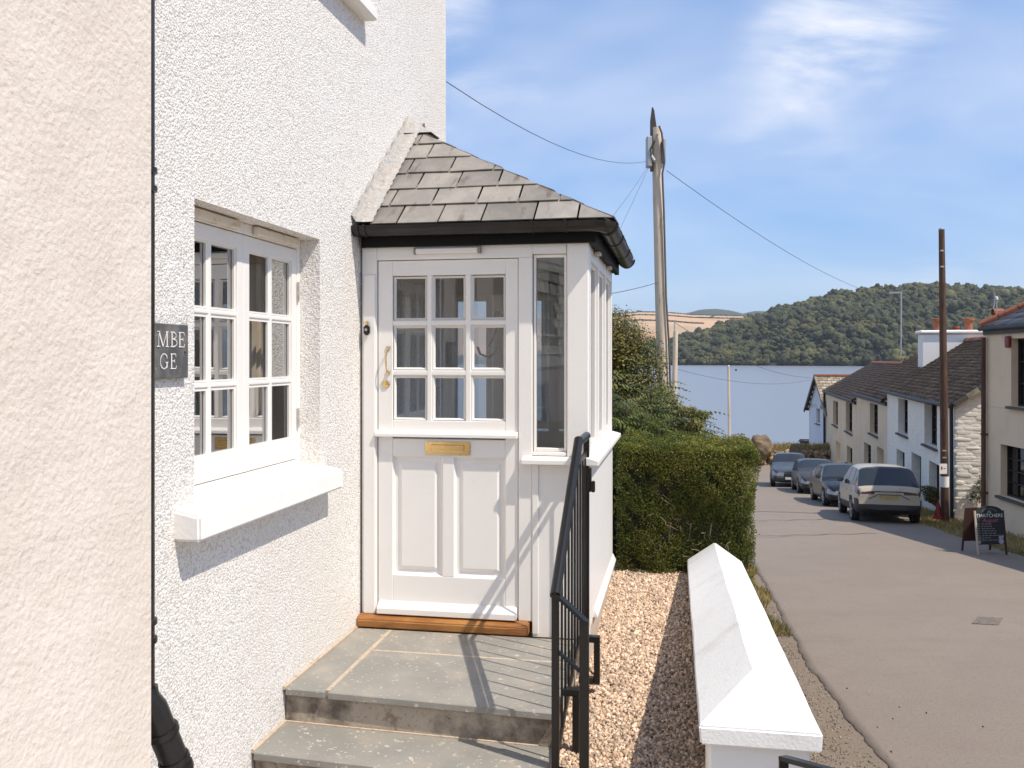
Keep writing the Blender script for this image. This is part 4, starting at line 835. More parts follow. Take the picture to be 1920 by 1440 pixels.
def farhill(px, t):
    D = 3400+900*t; prof = lerp_tab([(1100, 604), (1240, 598), (1285, 588), (1315, 580), (1345, 579), (1375, 583), (1392, 588), (1415, 583), (1450, 584), (1520, 600), (1700, 640)], px); z = (671-prof)/1700*4300*(math.sin(min(1, t)*math.pi/2)*.9+.1) if t <= 1 else 80
    return cw((px-960)/1700*D, D, z)
m_farwood = mat('far_wood', (.060, .075, .04), .95, [dict(scale=.02, col=(.04, .055, .028), lo=.45, hi=.6)], [('noise', .05, 1, 10)])
sheet('far_hill', farhill, list(range(1080, 1720, 12)), [0, .25, .5, .75, 1.0, 1.1], m_farwood)
# ------------------------------------------------------------------ sea wall, rocks
m_rub = mat('lichened_stone', (.27, .19, .12), .9, [dict(scale=1.6, col=(.40, .28, .14), lo=.45, hi=.62), dict(scale=3.5, col=(.17, .14, .11), lo=.55, hi=.7), dict(scale=9, col=(.55, .45, .33), lo=.6, hi=.72)], [('lump', 2.6, .9, .12, None, .35), ('noise', 9, .7, .05)], attr=.35)
sw_ = thing('sea_wall', 'low rubble stone wall with dry grass at the end of the street', 'wall', tuple(cw(17, 62, -7.2)))
q = MB(); Vv = []; Ff = []
for i in range(40):
    X = 11+i*.32; top = -6.25+.12*math.sin(i*.8)+.08*math.sin(i*2.1) + (.35 if X < 15.2 else 0)*math.exp(-((X-13.6)/1.2)**2)
    Vv += [cw(X, 60.6+.1*math.sin(i*1.3), -7.5)[:], cw(X, 60.9, top)[:], cw(X, 62.2, top+.30)[:], cw(X, 63.5, -8.5)[:]]
for i in range(39):
    for k in range(3): Ff.append((i*4+k, i*4+k+1, i*4+k+5, i*4+k+4))
npmesh('body', Vv, Ff, m_rub, sw_, smooth=True)
sp_ = np.array([cw(random.uniform(11, 23.3), 60.65+random.uniform(-.12, .1), random.uniform(-7.2, -6.3))[:] for _ in range(420)])
so2 = blobs(420, sp_, rng.uniform(.12, .30, 420), 'stones', m_rub, rng.random(420), .7, 0); so2.parent = sw_; so2.matrix_parent_inverse = WMAT[sw_.name].inverted(); so2['kind'] = 'stuff'
def bankg(): return cw(random.uniform(14.5, 23.5), random.uniform(60.9, 62.3), -6.3+random.uniform(0, .3))[:]
m_straw2 = m_straw
tufts('grass', 'dry pale grass on top of the sea wall', 5000, bankg, .35)
def boulder(px0, px1, py0, py1, D, label, seed):
    c = at((px0+px1)/2, (py0+py1)/2, D); rx = (px1-px0)/2/1700*D; rz = (py1-py0)/2/1700*D; st = random.Random(seed)
    bm = bmesh.new(); bmesh.ops.create_icosphere(bm, subdivisions=4, radius=1)
    from mathutils import noise
    for v in bm.verts:
        n = noise.noise(v.co*1.6+Vector((seed, 0, 0)))*.28 + noise.noise(v.co*5+Vector((0, seed, 0)))*.07; v.co = v.co*(1+n); v.co = Vector((v.co.x*rx, v.co.y*rx*.9, v.co.z*rz)) + c
    me = bpy.data.meshes.new('boulder'); bm.to_mesh(me); bm.free(); me.materials.append(m_rub); o = bpy.data.objects.new('boulder', me); col.objects.link(o); reg(o, Matrix.Identity(4)); me.polygons.foreach_set('use_smooth', [True]*len(me.polygons)); tag(o, label, 'rock')
boulder(1372, 1410, 817, 850, 59.5, 'dark rounded rock just above the hedge top', 2)
boulder(1405, 1448, 815, 862, 59.8, 'big pale rock against the sea wall', 5)
# ------------------------------------------------------------------ poles and wires
m_pole = mat('weathered_pole', (.72, .60, .46), .85, [dict(scale=3, col=(.60, .48, .36), lo=.45, hi=.65, stretch=(3, 3, .25)), dict(scale=14, col=(.18, .13, .09), lo=.62, hi=.75, stretch=(2, 2, .2))], [('noise', 14, .5, .01, (3, 3, .2))])
m_poledark = mat('creosoted_pole', (.115, .058, .032), .8, [dict(scale=4, col=(.05, .026, .016), lo=.45, hi=.62, stretch=(3, 3, .3)), dict(scale=2, col=(.20, .115, .07), lo=.58, hi=.75, stretch=(3, 3, .3))], [('noise', 14, .5, .01, (3, 3, .2))])
m_cable = mat('grey_cable', (.10, .10, .105), .7)
m_shield = mat('dark_cable_shield', (.055, .045, .040), .8)
m_steelg = mat('galvanised', (.45, .45, .44), .5, metal=.6)
p1 = thing('telegraph_pole', 'tall pale telegraph pole rising from the shrubs', 'pole', tuple(at(1248, 900, 16.5)))
D1 = 16.5; T1, B1 = at(1231, 240, D1), at(1249, 905, D1)
MB().tube([B1, B1.lerp(T1, .5), T1], [.128, .113, .094], 14).build('shaft', m_pole, p1, smooth=True)
tip = MB(); tip.prism([(-.11, -.3), (-.11, .62), (-.08, .86), (-.05, .80), (.0, .45), (.01, -.3)], 1, -.05, .05); tip.build('cable_shield', m_shield, p1, T=Matrix.Translation(at(1231, 290, D1)) @ Matrix.Rotation(YAW, 4, 'Z'))
MB().box(-.2, -.10, -.16, .02, -.30, .26).build('junction_box', m_steelg, p1, T=Matrix.Translation(at(1231, 285, D1)) @ Matrix.Rotation(YAW, 4, 'Z'), bevel=.02)
MB().box(.09, .15, -.14, .02, -.22, .22).build('junction_box', m_steelg, p1, T=Matrix.Translation(at(1231, 285, D1)) @ Matrix.Rotation(YAW, 4, 'Z'), bevel=.02)
MB().tube([at(1236, 236, D1-.15), at(1241, 250, D1-.15), at(1245, 290, D1-.15), at(1246, 305, D1-.15), at(1242, 325, D1-.15), at(1245, 400, D1-.13), at(1249, 560, D1-.13), at(1254, 640, D1-.13), at(1258, 760, D1-.13)], .020, 6).build('riser_cable', m_cable, p1)
MB().tube([at(1233, 252, D1-.2), at(1228, 265, D1-.25), at(1220, 280, D1-.2), at(1222, 300, D1-.15)], .016, 6).build('riser_cable', m_cable, p1)
for i in range(3): MB().lathe(at(1222+i*2, 298+i*3, D1-.15), [(.02, 0), (.035, .03), (.03, .06), (.01, .08)], 8).build('insulator', m_steelg, p1)
p2 = thing('telegraph_pole', 'slim pale telegraph pole just beside the tall pale one', 'pole', tuple(at(1262, 790, 42)))
MB().tube([at(1262, 860, 42), at(1267, 621, 42)], [.15, .11], 10).build('shaft', m_pole, p2, smooth=True); MB().tube([at(1265, 625, 42), at(1265, 600, 42)], .03, 6).build('steel_top', m_steelg, p2)
p3 = thing('timber_post', 'thin pale post standing at the water edge', 'post', tuple(at(1367, 838, 60)))
MB().tube([at(1368, 850, 60), at(1366, 688, 60)], [.10, .08], 8).build('shaft', m_pole, p3, smooth=True); MB().lathe(at(1366, 688, 60), [(.085, 0), (.085, .05), (.02, .12)], 8).build('cap', m_steelg, p3)
p4 = thing('telegraph_pole', 'dark brown telegraph pole in front of the white stone cottage', 'pole', tuple(at(1772, 975, 26.9)))
D4 = 26.9; MB().tube([at(1772, 990, D4), at(1769, 700, D4), at(1765.5, 430, D4)], [.118, .105, .082], 12).build('shaft', m_poledark, p4, smooth=True)
def onp4(py, r): 
    f = (990-py)/560; return at(1772-6.5*f, py, D4), r
a, b = at(1771, 893, D4), at(1771, 913, D4); MB().tube([b, a], .122, 14).build('white_band', m_white_smooth, p4, smooth=True)
MB().box(-.13, .09, -.004, .004, -.15, .15).build('notice', m_white_smooth, p4, T=Matrix.Translation(at(1770, 879, D4-.15)) @ Matrix.Rotation(YAW, 4, 'Z'))
MB().box(-.09, -.05, -.007, -.0045, -.03, .07).box(-.02, .05, -.007, -.0045, -.0, .02).build('notice_print', mat('red_print', (.4, .03, .04), .6), p4, T=Matrix.Translation(at(1770, 879, D4-.15)) @ Matrix.Rotation(YAW, 4, 'Z'))
for py in (470, 500, 845, 858): MB().box(-.05, .05, -.03, 0, -.02, .02).build('step_bolt', m_steelg, p4, T=Matrix.Translation(at(1772-6.5*(990-py)/560, py, D4-.11)) @ Matrix.Rotation(YAW, 4, 'Z'))
MB().lathe(at(1765.5, 431, D4), [(.09, 0), (.09, .03), (.05, .06)], 10).build('cap', m_steelg, p4)
def wire(a, b, sag, r, label, n=14):
    a, b = Vector(a), Vector(b); P = [a.lerp(b, t) - Vector((0, 0, sag*4*t*(1-t))) for t in np.linspace(0, 1, n)]
    return tag(MB().tube(P, r, 5).build('telephone_wire', m_cable), label, 'wire', None)
hd1 = at(1222, 300, D1)
wire((.0, 1.94, 3.69), hd1, .27, .0038, 'wire running from the white cottage corner to the pole top')
wire(hd1, at(1000, 560, 9), .15, .0032, 'lower of two thin wires dropping from the pole behind the porch roof')
wire(hd1, at(1050, 640, 12), .1, .0032, 'upper thin wire dropping from the pole behind the porch roof')
wire(at(1250, 320, D1), at(1690, 560, 42), .5, .006, 'long wire sloping from the pole to the cottages')
wire(at(1238, 528, D1), at(1060, 560, 13), .05, .006, 'short wire leaving the middle of the pole towards the house')
wire(at(1267, 606, 42), at(1520, 708, 66), .6, .012, 'wire crossing the water to the blue grey cottage gable')
wire(at(1262, 690, 42), at(1520, 712, 66), .5, .010, 'lower wire crossing the water to the blue grey cottage')
# ------------------------------------------------------------------ houses down the street
FA = math.atan(.2365)             # street front direction in the camera frame
def camdir(dx, dd):               # camera-frame horizontal direction -> world angle of local +x
    v = Vector((dx*cc - dd*cs, dx*cs + dd*cc)); return math.atan2(v.y, v.x)
m_wcot = mat('white_painted_rubble', (.90, .84, .74), .8, [dict(scale=2, col=(.80, .72, .60), lo=.5, hi=.75, amt=.6)], [('lump', 5.5, .35, .04, (1, 1, 1.9), .35), ('noise', 18, .4, .015)], rand=.04)
m_ccot = mat('cream_painted_stone', (.80, .63, .43), .85, [dict(scale=.8, col=(.73, .56, .38), lo=.45, hi=.65)], [('lump', 6, .25, .03, (1, 1, 1.9), .35), ('noise', 18, .3, .01)])
m_bcot = mat('blue_white_render', (.66, .67, .71), .8, [dict(scale=.7, col=(.58, .58, .62), lo=.45, hi=.7)], [('noise', 12, .2, .01)])
m_beige = mat('beige_render', (.80, .62, .43), .85, [dict(scale=.9, col=(.72, .55, .38), lo=.45, hi=.7), dict(scale=2, col=(.52, .40, .29), lo=.6, hi=.75, stretch=(1, 1, .3), amt=.6)], [('noise', 14, .25, .012)])
m_tile = mat('mossy_roof_slate', (.145, .092, .058), .85, [dict(scale=1.1, col=(.20, .13, .082), lo=.45, hi=.65), dict(scale=2.3, col=(.10, .085, .02), lo=.57, hi=.7), dict(scale=9, col=(.26, .22, .18), lo=.69, hi=.74), dict(scale=5, col=(.055, .036, .026), lo=.55, hi=.68)], [('noise', 12, .5, .02)], spec=.15, attr=.35)
m_tile2 = mat('brown_roof_slate', (.165, .108, .072), .85, [dict(scale=1.4, col=(.165, .118, .088), lo=.45, hi=.65), dict(scale=5, col=(.085, .058, .042), lo=.55, hi=.7)], [('noise', 12, .4, .02)], spec=.15, attr=.25)
m_lichen = mat('lichened_roof_slate', (.34, .27, .19), .9, [dict(scale=4, col=(.48, .42, .32), lo=.45, hi=.6), dict(scale=3, col=(.26, .15, .06), lo=.6, hi=.7)], [('noise', 12, .5, .02)], attr=.3)
m_gslate = mat('grey_roof_slate', (.15, .14, .135), .6, [dict(scale=2, col=(.19, .18, .17), lo=.45, hi=.65)], attr=.25)
m_dkwood = mat('dark_stained_joinery', (.020, .013, .010), .5)
m_terra = mat('terracotta', (.36, .12, .055), .8, [dict(scale=6, col=(.26, .085, .045), lo=.45, hi=.65)], [('noise', 30, .3, .01)])
m_sill = mat('slate_sill', (.10, .085, .07), .8)
m_winglass = mat('dark_window_glass', (.012, .013, .014), .06, spec=.6)
m_blackgut = mat('black_cast_gutter', (.016, .014, .013), .5)
def slates(name, E0, E1, R0, R1, nc, wdt, mt, parent, th=.03, rag=.01):
    """courses of overlapping slates on the plane between an eave and a ridge line"""
    E0, E1, R0, R1 = map(Vector, (E0, E1, R0, R1)); n = (E1-E0).cross(R0-E0).normalized()
    if n.z < 0: n = -n
    V = []; F = []; tint = []; L = (E1-E0).length; per = max(2, int(L/wdt))
    for c in range(nc):
        t0, t1 = c/nc, min((c+1.25)/nc, 1.0)
        a0, a1, b0, b1 = E0.lerp(R0, t0), E1.lerp(R1, t0), E0.lerp(R0, t1), E1.lerp(R1, t1)
        for i in range(per+1):
            s0 = max(0, (i-(.5 if c % 2 else 0))/per); s1 = min(1, (i+1-(.5 if c % 2 else 0))/per)
            if s1-s0 < 1e-4: continue
            e = .03/per; j = random.uniform(-rag, rag); dz = random.uniform(0, th*.5); down = (a0-b0).normalized()*j
            q = [a0.lerp(a1, s0+e)+n*(th+dz)+down, a0.lerp(a1, s1-e)+n*(th+dz*.6)+down, b0.lerp(b1, s1-e)+n*.004, b0.lerp(b1, s0+e)+n*.004]
            k = len(V); V += [p[:] for p in q] + [(q[0]-n*(th+dz+.01))[:], (q[1]-n*(th+dz*.6+.01))[:]]; F += [(k, k+1, k+2, k+3), (k+4, k+5, k+1, k)]; tint += [random.random()]*6
    o = npmesh(name, V, F, mt, parent, attr=tint); o['kind'] = 'stuff'; return o
def cot_window(par, T, x0, x1, z0, z1, dep, mfr, cols, rows, sill=True, arch=False):
    f = MB(T); s = .05
    f.box(x0, x0+s, dep-.05, dep+.03, z0, z1); f.box(x1-s, x1, dep-.05, dep+.03, z0, z1); f.box(x0+s, x1-s, dep-.049, dep+.03, z1-s, z1); f.box(x0+s, x1-s, dep-.049, dep+.03, z0, z0+s)
    w = f.build('window', mfr, par)
    a0, a1, c0, c1 = x0+s, x1-s, z0+s, z1-s
    for i in range(1, cols):
        q = a0+(a1-a0)*i/cols; MB(T).box(q-.013, q+.013, dep-.03, dep+.01, c0, c1).build('glazing_bar', mfr, w)
    for j in range(1, rows):
        q = c0+(c1-c0)*j/rows; MB(T).box(a0, a1, dep-.028, dep+.008, q-.013, q+.013).build('glazing_bar', mfr, w)
    for i in range(cols):
        for j in range(rows):
            MB(T).box(a0+(a1-a0)*i/cols, a0+(a1-a0)*(i+1)/cols, dep+.009, dep+.014, c0+(c1-c0)*j/rows, c0+(c1-c0)*(j+1)/rows).build('pane', m_winglass, w)
    if sill: MB(T).box(x0-.12, x1+.12, -.10, dep-.051, z0-.07, z0-.002).build('sill', m_sill, w)
    return w
def facade(par, T, L, holes, z0, z1, mt, dep=.28, name='wall', back=5.5):
    w = MB(T); holed(w, [0, L], [z0, z1], holes, 0, dep); w.add([(0, 0, z0), (0, back, z0), (0, back, z1), (0, 0, z1)], [(0, 1, 2, 3)]); w.add([(L, 0, z0), (L, back, z0), (L, back, z1), (L, 0, z1)], [(3, 2, 1, 0)]); w.add([(0, back, z0), (L, back, z0), (L, back, z1), (0, back, z1)], [(3, 2, 1, 0)])
    return w.build(name, mt, par)
def pxx(px, P0, dX):              # distance along a front (camera frame start P0=(X,D), slope dX/dD) seen at pixel px
    k = (px-960)/1700; D = (P0[0]-dX*P0[1])/(k-dX); return D
def zat(py, D): return CAM.z - (py-671)/1700*D
FL = math.hypot(1, .2365)
# -- white stone cottage
P0 = (13.42, 27.3); SL = .2365
def fx(px): return (pxx(px, P0, SL)-P0[1])*FL      # metres from the near corner
wc = thing('stone_cottage', 'white painted rubble stone cottage with mossy roof and white chimney', 'house', tuple(cw(P0[0], P0[1], gz(P0[1]))))
Tn = faceT(cw(P0[0], P0[1], -CAM.z), camdir(.2365, 1))     # local x runs away down the street; outward must be -y... towards the road
# local +x away from us, road on the left: mirror so that -y points to the road
Tn = faceT(cw(P0[0], P0[1], -CAM.z), camdir(.2365, 1)) @ Matrix.Diagonal((1, -1, 1, 1))
Lw = fx(1663.5); ez = zat(760, 27.3)
def W2(px0, px1, py0, py1):       # pixel box on the facade -> local rectangle
    a, b = sorted((fx(px0), fx(px1))); D = pxx((px0+px1)/2, P0, SL); return (a, b, zat(py1, D), zat(py0, D))
ho = [W2(1733, 1757, 755, 837), W2(1684, 1702, 748, 815), W2(1742, 1761, 868, 940), W2(1681, 1696, 845, 882), (fx(1727), fx(1709), -4.6, zat(851, 33.4))]
ho[4] = (ho[4][0], ho[4][1], -3.85, ho[4][3])
facade(wc, Tn, Lw, ho, -5.2, ez, m_wcot, .34)
for i, h in enumerate(ho[:4]): cot_window(wc, Tn, h[0], h[1], h[2], h[3], .30, m_dkwood, 2 if i < 3 else 2, (3, 3, 2, 2)[i])
q = MB(Tn); h = ho[4]; q.box(h[0], h[1], .30, .36, -4.4, h[3]); q.build('door', m_winglass if False else m_dkwood, wc)
RD, RZ = 3.0, 2.15
rv = lambda x, y, z: Tn @ Vector((x, y, z))
slates('roof', rv(-.12, -.18, ez+.06), rv(Lw, -.18, ez+.06), rv(-.12, RD, ez+RZ), rv(Lw, RD, ez+RZ), 20, .30, m_tile, wc, .035, .03)
slates('rear_roof', rv(-.12, 6.1, ez+.06), rv(Lw, 6.1, ez+.06), rv(-.12, RD, ez+RZ), rv(Lw, RD, ez+RZ), 8, .6, m_tile, wc)
MB(Tn).prism([(-.16, ez-.02), (RD, ez+RZ-.02), (6.0, ez-.02)], 0, .0, Lw).build('gable', m_wcot, wc)
rt = MB(Tn)
for i in range(int(Lw/.45)): 
    x = i*.45; MB(Tn).prism([(RD-.17, ez+RZ-.03), (RD-.10, ez+RZ+.09), (RD, ez+RZ+.13), (RD+.10, ez+RZ+.09), (RD+.17, ez+RZ-.03)], 0, x+.01, x+.44).build('ridge_tile', m_terra if i % 3 else m_lichen, wc)
for i in range(9):
    t = i/9; a = rv(-.14, -.12+(RD+.1)*t, ez+.02+RZ*t); b = rv(-.14, -.12+(RD+.1)*(t+.105), ez+.02+RZ*(t+.105)); MB().bar(a, b, .10, .14).build('verge_tile', m_lichen if i % 2 else m_sill, wc)
MB(Tn).tube([(-.1, -.20, ez-.02), (Lw*.35, -.20, ez-.05), (Lw, -.20, ez+.0)], .075, 8).build('gutter', m_blackgut, wc)
dq = MB(Tn).tube([(.35, -.10, ez-.05), (.35, -.08, -3.55)], .055, 8).build('downpipe', m_blackgut, wc)
chx = Lw-.35
ch = MB(Tn); ch.box(chx-.45, chx+.45, RD-1.75, RD+.62, ez+.6, ez+RZ+.28); c0 = ch.build('chimney', m_white_smooth, wc, bevel=.03)
MB(Tn).box(chx-.55, chx+.55, RD-1.85, RD+.72, ez+RZ+.285, ez+RZ+.44).build('cap', m_white_smooth, c0, bevel=.05)
for y in (RD-1.05, RD+.15): MB(Tn).lathe((chx, y, ez+RZ+.44), [(.17, 0), (.16, .3), (.18, .40), (.24, .42), (.24, .50), (.12, .52)], 12).build('chimney_pot', m_terra, c0, smooth=True)
# painted rubble stones in the sunlit gable
GT = faceT(Tn @ Vector((0, 0, 0)), camdir(1, -.2365)); gs = []
for k in range(6):
    bm = bmesh.new(); bmesh.ops.create_icosphere(bm, subdivisions=2, radius=1)
    for v in bm.verts: v.co = Vector((math.copysign(abs(v.co.x)**.55, v.co.x), math.copysign(abs(v.co.y)**.8, v.co.y), math.copysign(abs(v.co.z)**.55, v.co.z)))*random.uniform(.9, 1.08)
    me = bpy.data.meshes.new('stone'); bm.to_mesh(me); bm.free(); me.materials.append(m_wcot); me.polygons.foreach_set('use_smooth', [True]*len(me.polygons)); gs.append(me)
z = -3.75
while z < ez+1.2:
    h = random.uniform(.06, .13); x = random.uniform(-.1, 0)
    while x < 1.7:
        w = random.uniform(.18, .6)
        if z < ez - .1 + max(0, x)*.62: place('stone', random.choice(gs), GT @ Matrix.Translation((x+w/2, .01+random.uniform(-.01, .015), z+h/2)) @ Matrix.Rotation(random.uniform(-.06, .06), 4, 'Y') @ Matrix.Diagonal((w*.55, .017, h*.66, 1)), wc)
        x += w
    z += h
# -- cream terrace
ct = thing('terrace_cottage', 'cream stone cottage with arched doorway next to the white cottage', 'house', tuple(Tn @ Vector((Lw, 0, -4.6))), 'cream terrace cottages')
x1, x2 = fx(1663.5)+.02, fx(1606); e1 = zat(753, 39.4); T1_ = Tn @ Matrix.Translation((x1, 0, 0)); L1 = x2-x1
def rel(h, x): return (h[0]-x, h[1]-x, h[2], h[3])
ha = [rel(W2(1631, 1646, 757, 815), x1), rel(W2(1620, 1633, 832, 872), x1), rel(W2(1644, 1657, 840, 876), x1)]
facade(ct, T1_, L1, ha, -6.2, e1, m_ccot, .3)
cot_window(ct, T1_, *ha[0], .26, m_dkwood, 3, 4); cot_window(ct, T1_, *ha[1], .26, m_dkwood, 2, 4, False)
MB(T1_).box(ha[2][0], ha[2][1], .26, .31, -6.1, ha[2][3]).build('door', mat('cream_door', (.42, .35, .26), .6), ct)
tv = lambda T, x, y, z: T @ Vector((x, y, z))
r1 = 2.1; slates('roof', tv(T1_, 0, -.2, e1+.08), tv(T1_, L1, -.2, e1+.08), tv(T1_, 0, 3, e1+r1), tv(T1_, L1, 3, e1+r1), 18, .3, m_tile, ct, .03, .02)
MB(T1_).prism([(-.1, e1), (3, e1+r1-.03), (6, e1)], 0, .0, L1).build('gable', m_ccot, ct)
MB(T1_).tube([(0, -.2, e1), (L1, -.2, e1+.02)], .08, 8).build('gutter', m_blackgut, ct); MB(T1_).box(0, L1, -.10, .0, e1-.18, e1-.01).build('fascia', m_blackgut, ct)
ct2 = thing('terrace_cottage', 'plain cream rendered cottage before the blue grey gable', 'house', tuple(Tn @ Vector((x2, 0, -5))), 'cream terrace cottages')
x3 = fx(1549); e2 = zat(750, 50); T2_ = Tn @ Matrix.Translation((x2+.02, 0, 0)); L2 = x3-x2-.02
hb = [rel(W2(1586, 1598, 754, 811), x2), rel(W2(1562, 1571, 752, 798), x2), rel(W2(1588, 1598, 838, 871), x2), rel(W2(1567, 1577, 829, 868), x2)]
facade(ct2, T2_, L2, hb, -6.6, e2, m_ccot, .3)
for i, h in enumerate(hb[:3]): cot_window(ct2, T2_, *h, .26, m_dkwood, 2, 3)
MB(T2_).box(hb[3][0], hb[3][1], .24, .3, -6.5, hb[3][3]).build('door', m_ccot, ct2)
slates('roof', tv(T2_, 0, -.2, e2+.08), tv(T2_, L2, -.2, e2+.08), tv(T2_, 0, 3, e2+2.0), tv(T2_, L2, 3, e2+2.0), 18, .3, m_tile2, ct2, .03, .015)
MB(T2_).prism([(-.1, e2), (3, e2+1.97), (6, e2)], 0, .0, L2).build('gable', m_ccot, ct2)
MB(T2_).tube([(0, -.2, e2), (L2, -.2, e2+.02)], .08, 8).build('gutter', m_blackgut, ct2); MB(T2_).box(0, L2, -.10, .0, e2-.18, e2-.01).build('fascia', m_blackgut, ct2)
MB(T2_).tube([(L2-.1, -.12, e2), (L2-.1, -.12, -6.5)], .09, 8).build('downpipe', m_blackgut, ct2)
for T_, L_, e_, r_ in ((T1_, L1, e1, r1), (T2_, L2, e2, 2.0)):
    pr = ct if T_ is T1_ else ct2
    for i in range(int(L_/.5)): MB(T_).prism([(2.85, e_+r_-.03), (2.92, e_+r_+.07), (3, e_+r_+.1), (3.08, e_+r_+.07), (3.15, e_+r_-.03)], 0, i*.5+.01, i*.5+.49).build('ridge_tile', m_terra, pr)
MB(T1_).box(.9, 1.5, 2.6, 3.4, e1+1.5, e1+r1+.55).build('chimney', m_sill, ct, bevel=.02); MB(T1_).box(.85, 1.55, 2.55, 3.45, e1+r1+.551, e1+r1+.62).build('chimney_cap', m_terra, ct); MB(T1_).lathe((1.2, 3, e1+r1+.62), [(.16, 0), (.15, .3), (.19, .33), (.19, .42), (.12, .45), (.17, .5), (.17, .56)], 10).build('chimney_pot', m_terra, ct, smooth=True)
ae = thing('television_aerial', 'tall thin aerial mast on the cream cottage roof', 'aerial', tuple(at(1689, 660, 44)))
MB().tube([at(1689, 668, 44), at(1690, 548, 44)], .035, 6).build('mast', m_steelg, ae); MB().tube([at(1667, 549, 44), at(1691, 548, 44)], .022, 5).build('boom', m_steelg, ae)
for i in range(7): MB().tube([at(1669+i*3.2, 546.5, 44), at(1669+i*3.2, 551, 44)], .014, 4).build('rod', m_steelg, ae)
# -- blue grey gable house
bh = thing('gable_house', 'blue white rendered house with its gable towards the water end', 'house', tuple(at(1549, 860, 63)))
a3, b3 = Vector(cw((1553-960)/1700*63, 63, -CAM.z)), Vector(cw((1517-960)/1700*68.3, 68.3, -CAM.z)); d3 = b3-a3; L3 = Vector((d3.x, d3.y)).length
T3 = faceT(a3, math.atan2(d3.y, d3.x)) @ Matrix.Diagonal((1, -1, 1, 1)); e3, rz3 = zat(763, 68), zat(706, 65.6)
g = MB(T3); h3 = [(L3*.42, L3*.60, zat(795, 65.5), zat(759, 65.5)), (L3*.40, L3*.62, zat(866, 65.5), zat(834, 65.5))]
holed(g, [0, L3], [-7, e3], h3, 0, .2); g.add([(0, 0, e3), (L3, 0, e3), (L3/2, 0, rz3)], [(0, 1, 2)]); g.add([(L3, 0, -7), (L3, 8, -7), (L3, 8, e3), (L3, 0, e3)], [(0, 1, 2, 3)]); g.add([(0, 0, -7), (0, 8, -7), (0, 8, e3), (0, 0, e3)], [(0, 1, 2, 3)]); g.build('wall', m_bcot, bh)
cot_window(bh, T3, *h3[0], .14, m_white_smooth, 2, 1); cot_window(bh, T3, *h3[1], .14, m_white_smooth, 2, 1, False)
slates('roof', tv(T3, L3+.35, -.25, e3-.3), tv(T3, L3+.35, 8, e3-.3), tv(T3, L3/2, -.25, rz3+.06), tv(T3, L3/2, 8, rz3+.06), 14, .4, m_tile2, bh)
slates('roof', tv(T3, -.35, -.25, e3-.3), tv(T3, -.35, 8, e3-.3), tv(T3, L3/2, -.25, rz3+.06), tv(T3, L3/2, 8, rz3+.06), 14, .4, m_lichen, bh)
MB().bar(tv(T3, L3+.4, -.28, e3-.36), tv(T3, L3/2, -.28, rz3+.02), .06, .22).build('bargeboard', m_blackgut, bh); MB().bar(tv(T3, -.4, -.28, e3-.36), tv(T3, L3/2, -.28, rz3+.02), .06, .22).build('bargeboard', m_lichen, bh)
MB(T3).box(L3/2-.15, L3/2+.15, -.3, 8, rz3+.04, rz3+.16).build('ridge', m_terra, bh)
# -- beige rendered house on the right
Q0 = (13.06, 25.0); QS = .08; QL = math.hypot(1, QS)
be = thing('rendered_house', 'beige rendered house with terracotta hip tiles and dark window frames', 'house', tuple(cw(Q0[0], Q0[1], gz(Q0[1]))))
TB = faceT(cw(Q0[0], Q0[1], -CAM.z), camdir(-QS, -1))      # local x comes towards us, -y faces the road... check by sign below
def qx(px): return (Q0[1]-pxx(px, Q0, QS))*QL
def WQ(px0, px1, py0, py1, Dm): return (qx(px0), qx(px1), zat(py1, Dm), zat(py0, Dm))
eb = zat(626, 24.8); LB = 14.0
hq = [(qx(1896), qx(1896)+1.35, zat(764, 22.9), zat(634, 22.9)), (qx(1876), qx(1876)+2.0, zat(938, 23.3), zat(838, 23.3)), (6, 7.2, zat(764, 22.9), zat(634, 22.9)), (10, 11.2, zat(764, 22.9), zat(634, 22.9))]
facade(be, TB, LB, hq, -4.6, eb, m_beige, .26)
cot_window(be, TB, *hq[0], .22, m_dkwood, 2, 3); cot_window(be, TB, *hq[1], .22, m_dkwood, 4, 4); cot_window(be, TB, *hq[2], .22, m_dkwood, 2, 3); cot_window(be, TB, *hq[3], .22, m_dkwood, 2, 3)
MB(TB).box(.0, LB, -.012, -.001, zat(766, 23.6), zat(764, 23.6)).build('string_course', m_beige, be)
MB(TB).tube([(.10, -.10, eb-.1), (.10, -.10, -3.6)], .06, 8).build('downpipe', m_poledark, be)
for z in (-.6, -2.2): MB(TB).box(.03, .17, -.16, -.0, z, z+.05).build('pipe_clip', m_poledark, be)
MB(TB).box(-.02, LB, -.07, -.0, eb-.02, eb+.16).build('fascia', m_blackgut, be)
MB(TB).tube([(-.06, -.14, eb+.14), (LB, -.14, eb+.16)], .06, 8).build('gutter', m_blackgut, be)
bv = lambda x, y, z: TB @ Vector((x, y, z))
slates('roof', bv(-.02, -.10, eb+.2), bv(LB, -.10, eb+.2), bv(3.0, 3.2, eb+2.2), bv(LB, 3.2, eb+2.2), 12, .35, m_gslate, be, .03)
slates('roof', bv(-.02, 6.6, eb+.2), bv(-.02, -.10, eb+.2), bv(3.0, 3.2, eb+2.2), bv(3.0, 3.2, eb+2.2), 12, .35, m_gslate, be, .03)
for i in range(9):
    t0, t1 = i/9+.004, (i+1)/9; a = bv(-.02+3.02*t0, -.12+3.32*t0, eb+.22+2.03*t0); b = bv(-.02+3.02*t1, -.12+3.32*t1, eb+.22+2.03*t1); MB().tube([a, b], [.135, .12], 10).build('hip_tile', m_terra, be)
